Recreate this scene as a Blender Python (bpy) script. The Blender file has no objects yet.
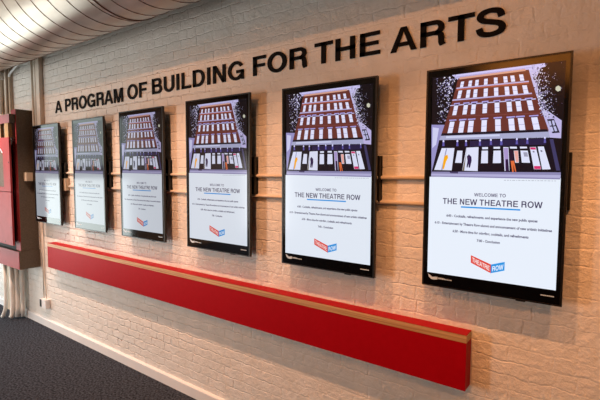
import bpy, bmesh, math, random
from mathutils import Vector, Matrix, Euler

scn = bpy.context.scene
COL = scn.collection
PI = math.pi

# ------------------------------------------------------------------ camera
cam_data = bpy.data.cameras.new('camera')
cam_data.sensor_fit = 'HORIZONTAL'
cam_data.sensor_width = 36.0
cam_data.lens = 36.0 * 425.83 / 600.0
cam_data.clip_start = 0.05
cam = bpy.data.objects.new('camera', cam_data)
COL.objects.link(cam)
YAW, PITCH, ROLL = 0.6365, -0.0674, 0.0038
fwd = Vector((-math.sin(YAW) * math.cos(PITCH), math.cos(YAW) * math.cos(PITCH), math.sin(PITCH)))
rgt = Vector((math.cos(YAW), math.sin(YAW), 0))
upv = rgt.cross(fwd)
r2 = math.cos(ROLL) * rgt + math.sin(ROLL) * upv
u2 = -math.sin(ROLL) * rgt + math.cos(ROLL) * upv
m = Matrix((r2, u2, -fwd)).transposed().to_4x4()
m.translation = Vector((5.0799, -2.2217, 1.8608))
cam.matrix_world = m
scn.camera = cam

# ------------------------------------------------------------------ world, exposure
world = bpy.data.worlds.new('world')
scn.world = world
world.use_nodes = True
world.node_tree.nodes['Background'].inputs[0].default_value = (0.75, 0.85, 1.0, 1)
world.node_tree.nodes['Background'].inputs[1].default_value = 0.15
scn.view_settings.view_transform = 'Standard'
scn.view_settings.look = 'None'
scn.view_settings.gamma = 1.0
scn.view_settings.use_curve_mapping = False
scn.view_settings.exposure = 0.0

# ------------------------------------------------------------------ lights of the room
def area(name, loc, rot, sx, sy, power, color):
    l = bpy.data.lights.new(name, 'AREA')
    l.shape = 'RECTANGLE'; l.size = sx; l.size_y = sy
    l.energy = power; l.color = color
    o = bpy.data.objects.new(name, l); COL.objects.link(o)
    o.location = loc; o.rotation_euler = rot
    return o
def spot(name, loc, target, power, color, angle, blend, radius=0.02):
    l = bpy.data.lights.new(name, 'SPOT')
    l.energy = power; l.color = color; l.spot_size = math.radians(angle); l.spot_blend = blend
    l.shadow_soft_size = radius
    o = bpy.data.objects.new(name, l); COL.objects.link(o)
    o.location = loc
    o.rotation_euler = (Vector(target) - Vector(loc)).to_track_quat('-Z', 'Y').to_euler()
    return o
# daylight through the glazed end of the room, on the left
area('daylight_window', (-3.2, -1.72, 0.9), (0, -PI / 2, 0), 1.6, 2.7, 76, (0.90, 1.0, 0.97))
# dimmer area light added above the glazing to haze the left screens
area('screen_haze_fill', (-3.2, -1.9, 2.45), (0, -PI / 2, 0), 1.0, 2.8, 19, (0.86, 1.0, 0.95))
# fill light added at the far left to brighten the low brick
area('low_wall_fill', (-2.20, -6.3, 1.3), (PI / 2, 0, 0), 0.95, 1.9, 145, (1.0, 0.95, 0.88))
# track spotlights over the screens
for sx in (-0.75, 0.25, 1.25, 2.3, 3.35, 4.45, 5.5):
    w = max(0.0, min(1.0, (4.2 - sx) / 4.2))      # the lamps get cooler and stronger towards the far end
    spot('track_spotlight', (sx, -0.90, 3.0), (sx + 0.08, 0.0, 0.0), 84 + 66 * w, (1.0, 0.41 + 0.24 * w, 0.155 + 0.33 * w), 84, 1.0)
# second row of warm lamps further into the room
for sx in (-1.0, 1.0, 3.0, 5.2):
    spot('room_spotlight', (sx, -3.4, 3.9), (sx + 0.2, 0.0, 2.1), 92 if sx > 0 else 50, (1.0, 0.38, 0.13), 60, 0.8)
# spots added on the front wall for a warm reflection in the displays
for sx in (3.6, 4.8):
    spot('warm_reflection_spot', (sx, -5.5, 3.3), (sx, -6.44, 3.9), 340, (1.0, 0.40, 0.08), 90, 0.9)

# ------------------------------------------------------------------ materials
def srgb(r, g, b):
    f = lambda c: (c / 255 / 12.92) if c / 255 <= 0.04045 else ((c / 255 + 0.055) / 1.055) ** 2.4
    return (f(r), f(g), f(b), 1.0)
def mat(name, color=(0.8, 0.8, 0.8, 1), rough=0.5, metal=0.0, spec=0.5, coat=0.0):
    mt = bpy.data.materials.new(name); mt.use_nodes = True
    b = mt.node_tree.nodes['Principled BSDF']
    b.inputs['Base Color'].default_value = color
    b.inputs['Roughness'].default_value = rough
    b.inputs['Metallic'].default_value = metal
    b.inputs['Specular IOR Level'].default_value = spec
    b.inputs['Coat Weight'].default_value = coat
    return mt
def N(mt, kind, **kw):
    n = mt.node_tree.nodes.new(kind)
    for k, v in kw.items():
        if k in n.inputs.keys(): n.inputs[k].default_value = v
        else: setattr(n, k, v)
    return n
def L(mt, a, b): mt.node_tree.links.new(a, b)
def ramp(mt, fac, stops):
    r = mt.node_tree.nodes.new('ShaderNodeValToRGB')
    e = r.color_ramp.elements
    while len(e) < len(stops): e.new(0.5)
    for el, (p, c) in zip(e, stops): el.position = p; el.color = c
    L(mt, fac, r.inputs[0]); return r.outputs[0]
def noise_mat(name, c1, c2, scale, rough=0.6, bump=0.0, metal=0.0, spec=0.5, dist=0.01, stretch=(1, 1, 1), coat=0.0):
    mt = mat(name, c1, rough, metal, spec, coat); b = mt.node_tree.nodes['Principled BSDF']
    tc = N(mt, 'ShaderNodeTexCoord'); mp = N(mt, 'ShaderNodeMapping'); mp.inputs['Scale'].default_value = stretch
    L(mt, tc.outputs['Object'], mp.inputs[0])
    n = N(mt, 'ShaderNodeTexNoise'); n.inputs['Scale'].default_value = scale; n.inputs['Detail'].default_value = 5
    L(mt, mp.outputs[0], n.inputs['Vector'])
    L(mt, ramp(mt, n.outputs['Fac'], [(0.3, c1), (0.7, c2)]), b.inputs['Base Color'])
    if bump:
        bp = N(mt, 'ShaderNodeBump'); bp.inputs['Strength'].default_value = bump; bp.inputs['Distance'].default_value = dist
        L(mt, n.outputs['Fac'], bp.inputs['Height']); L(mt, bp.outputs[0], b.inputs['Normal'])
    return mt

def brick_material():
    mt = mat('painted_brick', (0.8, 0.78, 0.74, 1), 0.42, 0, 0.4)
    b = mt.node_tree.nodes['Principled BSDF']
    tc = N(mt, 'ShaderNodeTexCoord')
    sp = N(mt, 'ShaderNodeSeparateXYZ'); L(mt, tc.outputs['Object'], sp.inputs[0])
    cb = N(mt, 'ShaderNodeCombineXYZ'); L(mt, sp.outputs['X'], cb.inputs['X']); L(mt, sp.outputs['Z'], cb.inputs['Y'])
    # wobble of the hand-laid courses
    n1 = N(mt, 'ShaderNodeTexNoise'); n1.inputs['Scale'].default_value = 14; n1.inputs['Detail'].default_value = 4
    L(mt, tc.outputs['Object'], n1.inputs['Vector'])
    s1 = N(mt, 'ShaderNodeVectorMath', operation='SUBTRACT'); L(mt, n1.outputs['Color'], s1.inputs[0]); s1.inputs[1].default_value = (0.5, 0.5, 0.5)
    m1 = N(mt, 'ShaderNodeVectorMath', operation='SCALE'); L(mt, s1.outputs[0], m1.inputs[0]); m1.inputs['Scale'].default_value = 0.036
    a1 = N(mt, 'ShaderNodeVectorMath', operation='ADD'); L(mt, cb.outputs[0], a1.inputs[0]); L(mt, m1.outputs[0], a1.inputs[1])
    br = N(mt, 'ShaderNodeTexBrick')
    br.offset = 0.5; br.squash = 0.55; br.squash_frequency = 5
    br.inputs['Scale'].default_value = 1.0
    br.inputs['Brick Width'].default_value = 0.188
    br.inputs['Row Height'].default_value = 0.0725
    br.inputs['Mortar Size'].default_value = 0.007
    br.inputs['Mortar Smooth'].default_value = 1.0
    br.inputs['Color1'].default_value = (0.25, 0.25, 0.25, 1); br.inputs['Color2'].default_value = (1, 1, 1, 1)
    L(mt, a1.outputs[0], br.inputs['Vector'])
    # soft thick paint over rough brick
    n2 = N(mt, 'ShaderNodeTexNoise'); n2.inputs['Scale'].default_value = 30; n2.inputs['Detail'].default_value = 8; n2.inputs['Roughness'].default_value = 0.62
    L(mt, tc.outputs['Object'], n2.inputs['Vector'])
    n3 = N(mt, 'ShaderNodeTexNoise'); n3.inputs['Scale'].default_value = 7; n3.inputs['Detail'].default_value = 3
    L(mt, tc.outputs['Object'], n3.inputs['Vector'])
    # joints filled with paint in places
    fill = ramp(mt, n3.outputs['Fac'], [(0.35, (0.05, 0.05, 0.05, 1)), (0.65, (0.8, 0.8, 0.8, 1))])
    mj = N(mt, 'ShaderNodeMath', operation='MULTIPLY'); L(mt, br.outputs['Fac'], mj.inputs[0]); L(mt, fill, mj.inputs[1])
    n5 = N(mt, 'ShaderNodeTexNoise'); n5.inputs['Scale'].default_value = 1.1; n5.inputs['Detail'].default_value = 2
    L(mt, tc.outputs['Object'], n5.inputs['Vector'])
    deep = ramp(mt, n5.outputs['Fac'], [(0.35, (0.35, 0.35, 0.35, 1)), (0.65, (1.1, 1.1, 1.1, 1))])
    mr = N(mt, 'ShaderNodeMapRange'); L(mt, sp.outputs['X'], mr.inputs['Value'])      # thicker paint towards the right, grazing light at left put into the joints
    mr.inputs['From Min'].default_value = 0.8; mr.inputs['From Max'].default_value = 3.3; mr.inputs['To Min'].default_value = 3.4; mr.inputs['To Max'].default_value = 0.5
    md = N(mt, 'ShaderNodeMath', operation='MULTIPLY'); L(mt, deep, md.inputs[0]); L(mt, mr.outputs[0], md.inputs[1])
    mk = N(mt, 'ShaderNodeMath', operation='MULTIPLY'); L(mt, mj.outputs[0], mk.inputs[0]); L(mt, md.outputs[0], mk.inputs[1])
    neg = N(mt, 'ShaderNodeMath', operation='MULTIPLY'); L(mt, mk.outputs[0], neg.inputs[0]); neg.inputs[1].default_value = -1.0
    h1 = N(mt, 'ShaderNodeMath', operation='MULTIPLY_ADD'); L(mt, n2.outputs['Fac'], h1.inputs[0]); h1.inputs[1].default_value = 2.1; L(mt, neg.outputs[0], h1.inputs[2])
    h2 = N(mt, 'ShaderNodeMath', operation='MULTIPLY_ADD'); L(mt, br.outputs['Color'], h2.inputs[0]); h2.inputs[1].default_value = 0.28; L(mt, h1.outputs[0], h2.inputs[2])
    bp = N(mt, 'ShaderNodeBump'); bp.inputs['Strength'].default_value = 1.0; bp.inputs['Distance'].default_value = 0.0042
    L(mt, h2.outputs[0], bp.inputs['Height']); L(mt, bp.outputs[0], b.inputs['Normal'])
    # paint colour, with bare brick showing in small pits of the joints
    n4 = N(mt, 'ShaderNodeTexNoise'); n4.inputs['Scale'].default_value = 40; n4.inputs['Detail'].default_value = 2
    L(mt, tc.outputs['Object'], n4.inputs['Vector'])
    pit = N(mt, 'ShaderNodeMath', operation='MULTIPLY'); pit.use_clamp = True; L(mt, mk.outputs[0], pit.inputs[0])
    L(mt, ramp(mt, n4.outputs['Fac'], [(0.56, (0, 0, 0, 1)), (0.70, (0.8, 0.8, 0.8, 1))]), pit.inputs[1])
    base = ramp(mt, n3.outputs['Fac'], [(0.3, srgb(232, 228, 222)), (0.7, srgb(245, 242, 238))])
    mx = N(mt, 'ShaderNodeMix', data_type='RGBA')
    L(mt, pit.outputs[0], mx.inputs[0]); L(mt, base, mx.inputs[6]); mx.inputs[7].default_value = srgb(172, 118, 84)
    L(mt, mx.outputs[2], b.inputs['Base Color'])
    return mt

M = {
 'brick': brick_material(),
 'plaster': noise_mat('plaster', srgb(196, 176, 156), srgb(206, 188, 168), 3, 0.8),
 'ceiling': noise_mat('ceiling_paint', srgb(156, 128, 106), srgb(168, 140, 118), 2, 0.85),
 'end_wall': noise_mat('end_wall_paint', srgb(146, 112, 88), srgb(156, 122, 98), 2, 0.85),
 'carpet': noise_mat('carpet', srgb(8, 11, 16), srgb(82, 89, 102), 60, 0.97, 0.8, spec=0.05, dist=0.012),
 'trim': noise_mat('trim_paint', srgb(236, 236, 238), srgb(242, 242, 244), 4, 0.45),
 'pipe_paint': noise_mat('pipe_paint', srgb(222, 210, 196), srgb(234, 223, 210), 12, 0.45),
 'duct': noise_mat('galvanised', srgb(182, 166, 152), srgb(196, 180, 166), 5, 0.32, 0.0, 0.7, stretch=(1, 3, 3)),
 'seam': mat('duct_seam', srgb(118, 84, 68), 0.5, 0.6),
 'black': mat('black_plastic', srgb(20, 17, 17), 0.35),
 'glass': mat('black_glass', srgb(8, 7, 9), 0.06, 0, 0.55),
 'bracket': mat('bracket_black', srgb(16, 14, 14), 0.5),
 'white_mark': mat('white_print', srgb(205, 228, 250), 0.4),
 'vinyl': mat('black_vinyl', srgb(16, 12, 11), 0.7, 0, 0.12),
 'red_lam': noise_mat('red_laminate', srgb(162, 0, 16), srgb(168, 2, 20), 30, 0.48, 0, spec=0.08),
 'ply': noise_mat('plywood_edge', srgb(160, 112, 66), srgb(222, 184, 132), 60, 0.5, stretch=(0.03, 1, 3)),
 'red_metal': noise_mat('red_enamel', srgb(150, 52, 57), srgb(158, 58, 63), 10, 0.6, spec=0.3),
 'dark_red': noise_mat('dark_red_enamel', srgb(120, 12, 20), srgb(130, 18, 26), 10, 0.4),
 'brown': noise_mat('brown_steel', srgb(84, 75, 64), srgb(102, 92, 80), 60, 0.65),
 'mesh_dark': noise_mat('dark_mesh', srgb(84, 72, 60), srgb(112, 98, 84), 90, 0.7),
 'inside_shade': mat('painted_inside_shade', srgb(14, 10, 10), 0.8),  # near-black colour stands in for the shade inside the cabinet
 'wood': noise_mat('pale_wood', srgb(150, 124, 80), srgb(166, 138, 94), 20, 0.6, stretch=(1, 1, 0.2)),
 'hose': noise_mat('white_hose', srgb(240, 235, 228), srgb(248, 244, 238), 14, 0.5),
 'box': noise_mat('box_paint', srgb(196, 178, 154), srgb(206, 190, 168), 8, 0.5),
}

# ------------------------------------------------------------------ mesh helpers
def link(name, me, parent=None, material=None):
    o = bpy.data.objects.new(name, me); COL.objects.link(o)
    if parent is not None: o.parent = parent
    if material is not None and not me.materials: me.materials.append(material)
    return o
def bm_obj(name, bm, material, parent=None, smooth=False, bevel=0.0, seg=2):
    if bevel: bmesh.ops.bevel(bm, geom=[e for e in bm.edges if len(e.link_faces) == 2 and e.calc_face_angle(0) > 0.5],
                              offset=bevel, segments=seg, affect='EDGES', profile=0.5, clamp_overlap=True)
    bmesh.ops.recalc_face_normals(bm, faces=bm.faces)
    me = bpy.data.meshes.new(name); bm.to_mesh(me); bm.free()
    if smooth:
        for p in me.polygons: p.use_smooth = True
    return link(name, me, parent, material)
def add_box(bm, x0, y0, z0, x1, y1, z1):
    vs = [bm.verts.new(p) for p in ((x0,y0,z0),(x1,y0,z0),(x1,y1,z0),(x0,y1,z0),(x0,y0,z1),(x1,y0,z1),(x1,y1,z1),(x0,y1,z1))]
    for f in ((0,1,2,3),(4,5,6,7),(0,1,5,4),(1,2,6,5),(2,3,7,6),(3,0,4,7)): bm.faces.new([vs[i] for i in f])
    return vs
def add_hexa(bm, pts):
    vs = [bm.verts.new(p) for p in pts]
    for f in ((0,1,2,3),(4,5,6,7),(0,1,5,4),(1,2,6,5),(2,3,7,6),(3,0,4,7)): bm.faces.new([vs[i] for i in f])
def add_prism(bm, outline, y0, y1):
    # outline in x,z extruded along y
    a = [bm.verts.new((x, y0, z)) for x, z in outline]; b = [bm.verts.new((x, y1, z)) for x, z in outline]
    n = len(a)
    bm.faces.new(a); bm.faces.new(b[::-1])
    for i in range(n): bm.faces.new((a[i], a[(i+1) % n], b[(i+1) % n], b[i]))
def add_tube(bm, pts, r, n=12, cap=True):
    pts = [Vector(p) for p in pts]; rings = []
    rr = r if isinstance(r, (list, tuple)) else [r] * len(pts)
    t0 = (pts[1] - pts[0]).normalized()
    ref = Vector((0, 0, 1)) if abs(t0.z) < 0.9 else Vector((0, 1, 0))
    nrm = t0.cross(ref).normalized()
    for i, p in enumerate(pts):
        if i == 0: t = t0
        elif i == len(pts) - 1: t = (pts[i] - pts[i-1]).normalized()
        else: t = ((pts[i+1] - pts[i]).normalized() + (pts[i] - pts[i-1]).normalized()).normalized()
        nrm = (nrm - t * nrm.dot(t)).normalized(); bi = t.cross(nrm)
        rings.append([bm.verts.new(p + rr[i] * (math.cos(a) * nrm + math.sin(a) * bi)) for a in [2 * PI * k / n for k in range(n)]])
    for a, b in zip(rings, rings[1:]):
        for k in range(n): bm.faces.new((a[k], a[(k+1) % n], b[(k+1) % n], b[k]))
    if cap: bm.faces.new(rings[0][::-1]); bm.faces.new(rings[-1])
def box_obj(name, b, material, parent=None, bevel=0.0):
    bm = bmesh.new(); add_box(bm, *b); return bm_obj(name, bm, material, parent, bevel=bevel)
def tube_obj(name, pts, r, material, parent=None, n=12):
    bm = bmesh.new(); add_tube(bm, pts, r, n); return bm_obj(name, bm, material, parent, smooth=True)
def tag(o, label, cat, group=None):
    o['label'] = label; o['category'] = cat
    if group: o['group'] = group
    return o
def empty(name, loc, label, cat, group=None):
    o = bpy.data.objects.new(name, None); COL.objects.link(o)
    o.location = loc; o.empty_display_size = 0.1
    return tag(o, label, cat, group)
def struct(name, b, material, bevel=0.0):
    o = box_obj(name, b, material, None, bevel); o['kind'] = 'structure'; return o

# ------------------------------------------------------------------ the room
struct('floor', (-6.0, -6.6, -0.10, 8.0, 0.16, 0.0), M['carpet'])
struct('wall_back', (-6.0, 0.0, 0.0, 8.0, 0.16, 4.3), M['brick'])
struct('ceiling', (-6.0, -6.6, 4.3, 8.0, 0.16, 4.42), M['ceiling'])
struct('wall_right', (8.0, -6.6, 0.0, 8.16, 0.16, 4.3), M['plaster'])
wf = bmesh.new()      # front wall behind the camera, with an opening made for the added fill light
add_box(wf, -3.5, -6.6, 0, -2.7, -6.44, 4.3); add_box(wf, -1.7, -6.6, 0, 8.0, -6.44, 4.3)
add_box(wf, -2.7, -6.6, 2.3, -1.7, -6.44, 4.3); add_box(wf, -2.7, -6.6, 0, -1.7, -6.44, 0.3)
o = bm_obj('wall_front', wf, M['plaster']); o['kind'] = 'structure'
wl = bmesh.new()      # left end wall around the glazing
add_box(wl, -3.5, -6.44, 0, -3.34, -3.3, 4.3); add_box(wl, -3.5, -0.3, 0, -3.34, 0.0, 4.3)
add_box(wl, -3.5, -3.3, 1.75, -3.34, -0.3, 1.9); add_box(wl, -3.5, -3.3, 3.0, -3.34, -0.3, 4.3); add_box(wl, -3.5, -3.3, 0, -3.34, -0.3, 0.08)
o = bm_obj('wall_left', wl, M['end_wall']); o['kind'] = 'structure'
# baseboard with its eased top edge
bb = bmesh.new()
prof = [(0.0, 0.0), (-0.022, 0.0), (-0.022, 0.082), (-0.017, 0.089), (0.0, 0.094)]
def run(bm, prof, x0, x1):
    a = [bm.verts.new((x0, y, z)) for y, z in prof]; b = [bm.verts.new((x1, y, z)) for y, z in prof]
    n = len(a); bm.faces.new(a); bm.faces.new(b[::-1])
    for i in range(n): bm.faces.new((a[i], a[(i+1) % n], b[(i+1) % n], b[i]))
run(bb, prof, -0.84, -0.55); run(bb, prof, -0.548, 8.0)
o = bm_obj('baseboard_back', bb, M['trim']); o['kind'] = 'structure'
b2 = bmesh.new(); run(b2, prof, -3.34, -1.02)
o = bm_obj('baseboard_left', b2, M['trim']); o['kind'] = 'structure'

# ------------------------------------------------------------------ heavy glyphs (cap height 1)
def arcpts(cx, cy, rx, ry, a0, a1, n=14):
    return [(cx + rx * math.cos(math.radians(a0 + (a1 - a0) * i / n)), cy + ry * math.sin(math.radians(a0 + (a1 - a0) * i / n))) for i in range(n + 1)]
def ringseg(cx, cy, rx, ry, sx, sy, a0, a1, n=16):
    o = arcpts(cx, cy, rx, ry, a0, a1, n); i = arcpts(cx, cy, rx - sx, ry - sy, a0, a1, n)
    return [[o[k], o[k+1], i[k+1], i[k]] for k in range(n)]
def rect(x0, y0, x1, y1): return [[(x0, y0), (x1, y0), (x1, y1), (x0, y1)]]
def ribbon(ctrl, w0, w1=None):
    P = [Vector((x, y)) for x, y in ctrl]; out = []
    Q = [P[0] * 2 - P[1]] + P + [P[-1] * 2 - P[-2]]; C = []
    for i in range(1, len(Q) - 2):
        for k in range(6):
            t = k / 6
            C.append(0.5 * ((2 * Q[i]) + (Q[i+1] - Q[i-1]) * t + (2 * Q[i-1] - 5 * Q[i] + 4 * Q[i+1] - Q[i+2]) * t * t + (3 * Q[i] - Q[i-1] - 3 * Q[i+1] + Q[i+2]) * t ** 3))
    C.append(P[-1]); E = []
    for i, c in enumerate(C):
        d = (C[min(i+1, len(C)-1)] - C[max(i-1, 0)]).normalized(); n = Vector((-d.y, d.x))
        w = w0 + ((w1 or w0) - w0) * abs(d.y)      # strokes swell where they run upright
        E.append((c + n * w / 2, c - n * w / 2))
    for a, b in zip(E, E[1:]): out.append([tuple(a[0]), tuple(b[0]), tuple(b[1]), tuple(a[1])])
    return out
S_, T_ = 0.20, 0.165        # stem and bar weight
def G_A(): return [[(0.0,0),(0.205,0),(0.53,1),(0.37,1)], [(0.95,0),(0.745,0),(0.42,1),(0.58,1)]] + rect(0.24,0.22,0.71,0.375)
def G_bowl(x0, x1, y0, y1, s, t):
    r = (y1 - y0) / 2; cx = x1 - r * 1.05
    return rect(x0, y1 - t, cx, y1) + rect(x0, y0, cx, y0 + t) + ringseg(cx, y0 + r, x1 - cx, r, s, t, -90, 90)
def G_P(): return rect(0.1,0,0.1+S_,1) + G_bowl(0.1,0.86,0.36,1.0,S_,T_)
def G_R(): return rect(0.1,0,0.1+S_,1) + G_bowl(0.1,0.90,0.42,1.0,S_,T_) + ribbon([(0.60,0.50),(0.76,0.44),(0.80,0.30),(0.81,0.12),(0.85,0.0)],0.15,0.2)
def G_O(): return ringseg(0.54,0.5,0.49,0.525,0.205,0.175,0,360,40)
def G_G(): return ringseg(0.54,0.5,0.49,0.525,0.205,0.175,32,322,34) + rect(0.56,0.36,1.0,0.52) + rect(0.86,0.0,1.0,0.52) + [[(0.79,0.30),(0.88,0.36),(0.88,0.16),(0.80,0.12)]]
def G_C(): return ringseg(0.54,0.5,0.49,0.525,0.205,0.175,28,332,34)
def G_M(): return rect(0.1,0,0.28,1) + rect(0.88,0,1.06,1) + [[(0.1,1),(0.36,1),(0.655,0),(0.50,0)], [(1.06,1),(0.80,1),(0.505,0),(0.66,0)]]
def G_F(): return rect(0.1,0,0.1+S_,1) + rect(0.1,1-T_,0.80,1) + rect(0.1,0.43,0.74,0.59)
def G_E(): return rect(0.1,0,0.1+S_,1) + rect(0.1,1-T_,0.86,1) + rect(0.1,0.43,0.81,0.59) + rect(0.1,0,0.88,T_)
def G_B(): return rect(0.1,0,0.1+S_,1) + G_bowl(0.1,0.88,0.455,1.0,S_,T_-0.01) + G_bowl(0.1,0.93,0.0,0.60,S_,T_)
def G_U(): return rect(0.09,0.36,0.09+S_,1) + rect(0.91-S_,0.36,0.91,1) + ringseg(0.5,0.38,0.41,0.40,S_,0.17,180,360,20)
def G_I(): return rect(0.09,0,0.09+S_,1)
def G_L(): return rect(0.1,0,0.1+S_,1) + rect(0.1,0,0.80,T_)
def G_D(): return rect(0.1,0,0.1+S_,1) + rect(0.1,1-T_,0.48,1) + rect(0.1,0,0.48,T_) + ringseg(0.47,0.5,0.46,0.5,S_,T_,-90,90)
def G_N(): return rect(0.1,0,0.29,1) + rect(0.72,0,0.91,1) + [[(0.1,1),(0.31,1),(0.91,0),(0.70,0)]]
def G_T(): return rect(0.02,1-T_,0.83,1) + rect(0.325,0,0.525,1)
def G_H(): return rect(0.1,0,0.1+S_,1) + rect(0.91-S_,0,0.91,1) + rect(0.1,0.42,0.91,0.59)
def G_S(): return ribbon([(0.76,0.67),(0.69,0.86),(0.46,0.935),(0.22,0.88),(0.145,0.73),(0.24,0.60),(0.47,0.515),(0.70,0.42),(0.785,0.27),(0.70,0.12),(0.45,0.06),(0.20,0.13),(0.12,0.33)],0.17,0.205)
def G_W(): return [[(0.0,1),(0.20,1),(0.44,0),(0.24,0)], [(0.56,1),(0.72,1),(0.46,0),(0.26,0)], [(0.56,1),(0.72,1),(1.02,0),(0.82,0)], [(1.28,1),(1.08,1),(0.84,0),(1.04,0)]]
GL = {'A':(G_A,.97),'P':(G_P,.91),'R':(G_R,1.0),'O':(G_O,1.08),'G':(G_G,1.09),'M':(G_M,1.16),'F':(G_F,.84),'B':(G_B,1.0),'U':(G_U,1.0),
      'I':(G_I,.38),'L':(G_L,.83),'D':(G_D,1.01),'N':(G_N,1.01),'T':(G_T,.85),'H':(G_H,1.01),'E':(G_E,.93),'S':(G_S,.92),'C':(G_C,1.03),'W':(G_W,1.29)}
def word_width(w): return sum(GL[c][1] if c != ' ' else 0.38 for c in w)

# ------------------------------------------------------------------ lettering on the brick
WORDS = [('A',0.076,0.231,2.490),('PROGRAM',0.308,1.417,2.492),('OF',1.490,1.789,2.502),('BUILDING',1.865,2.944,2.511),
         ('FOR',3.033,3.480,2.517),('THE',3.549,3.993,2.519),('ARTS',4.056,4.635,2.510)]
sign = empty('wall_lettering', (0.0, 0.0, 2.49), 'row of black capital letters reading A PROGRAM OF BUILDING FOR THE ARTS on the brick', 'lettering')
CAP = 0.128
for w, x0, x1, zb in WORDS:
    lo = {'A':0.0,'T':0.02,'O':0.05}.get(w[0], 0.1); hi = {'A':0.02,'G':0.09,'M':0.10,'R':0.14,'S':0.05,'E':0.05,'F':0.04}.get(w[-1], 0.08)
    k = (x1 - x0) / (word_width(w) - lo - hi); x = x0 - lo * k
    for c in w:
        f, adv = GL[c]; bm = bmesh.new()
        for q in f():
            vs = [(x + px * k, zb - 2.49 + pz * CAP) for px, pz in q]
            add_prism(bm, vs, -0.0075, -0.0012)
        bm_obj('letter', bm, M['vinyl'], sign)
        x += adv * k

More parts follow.
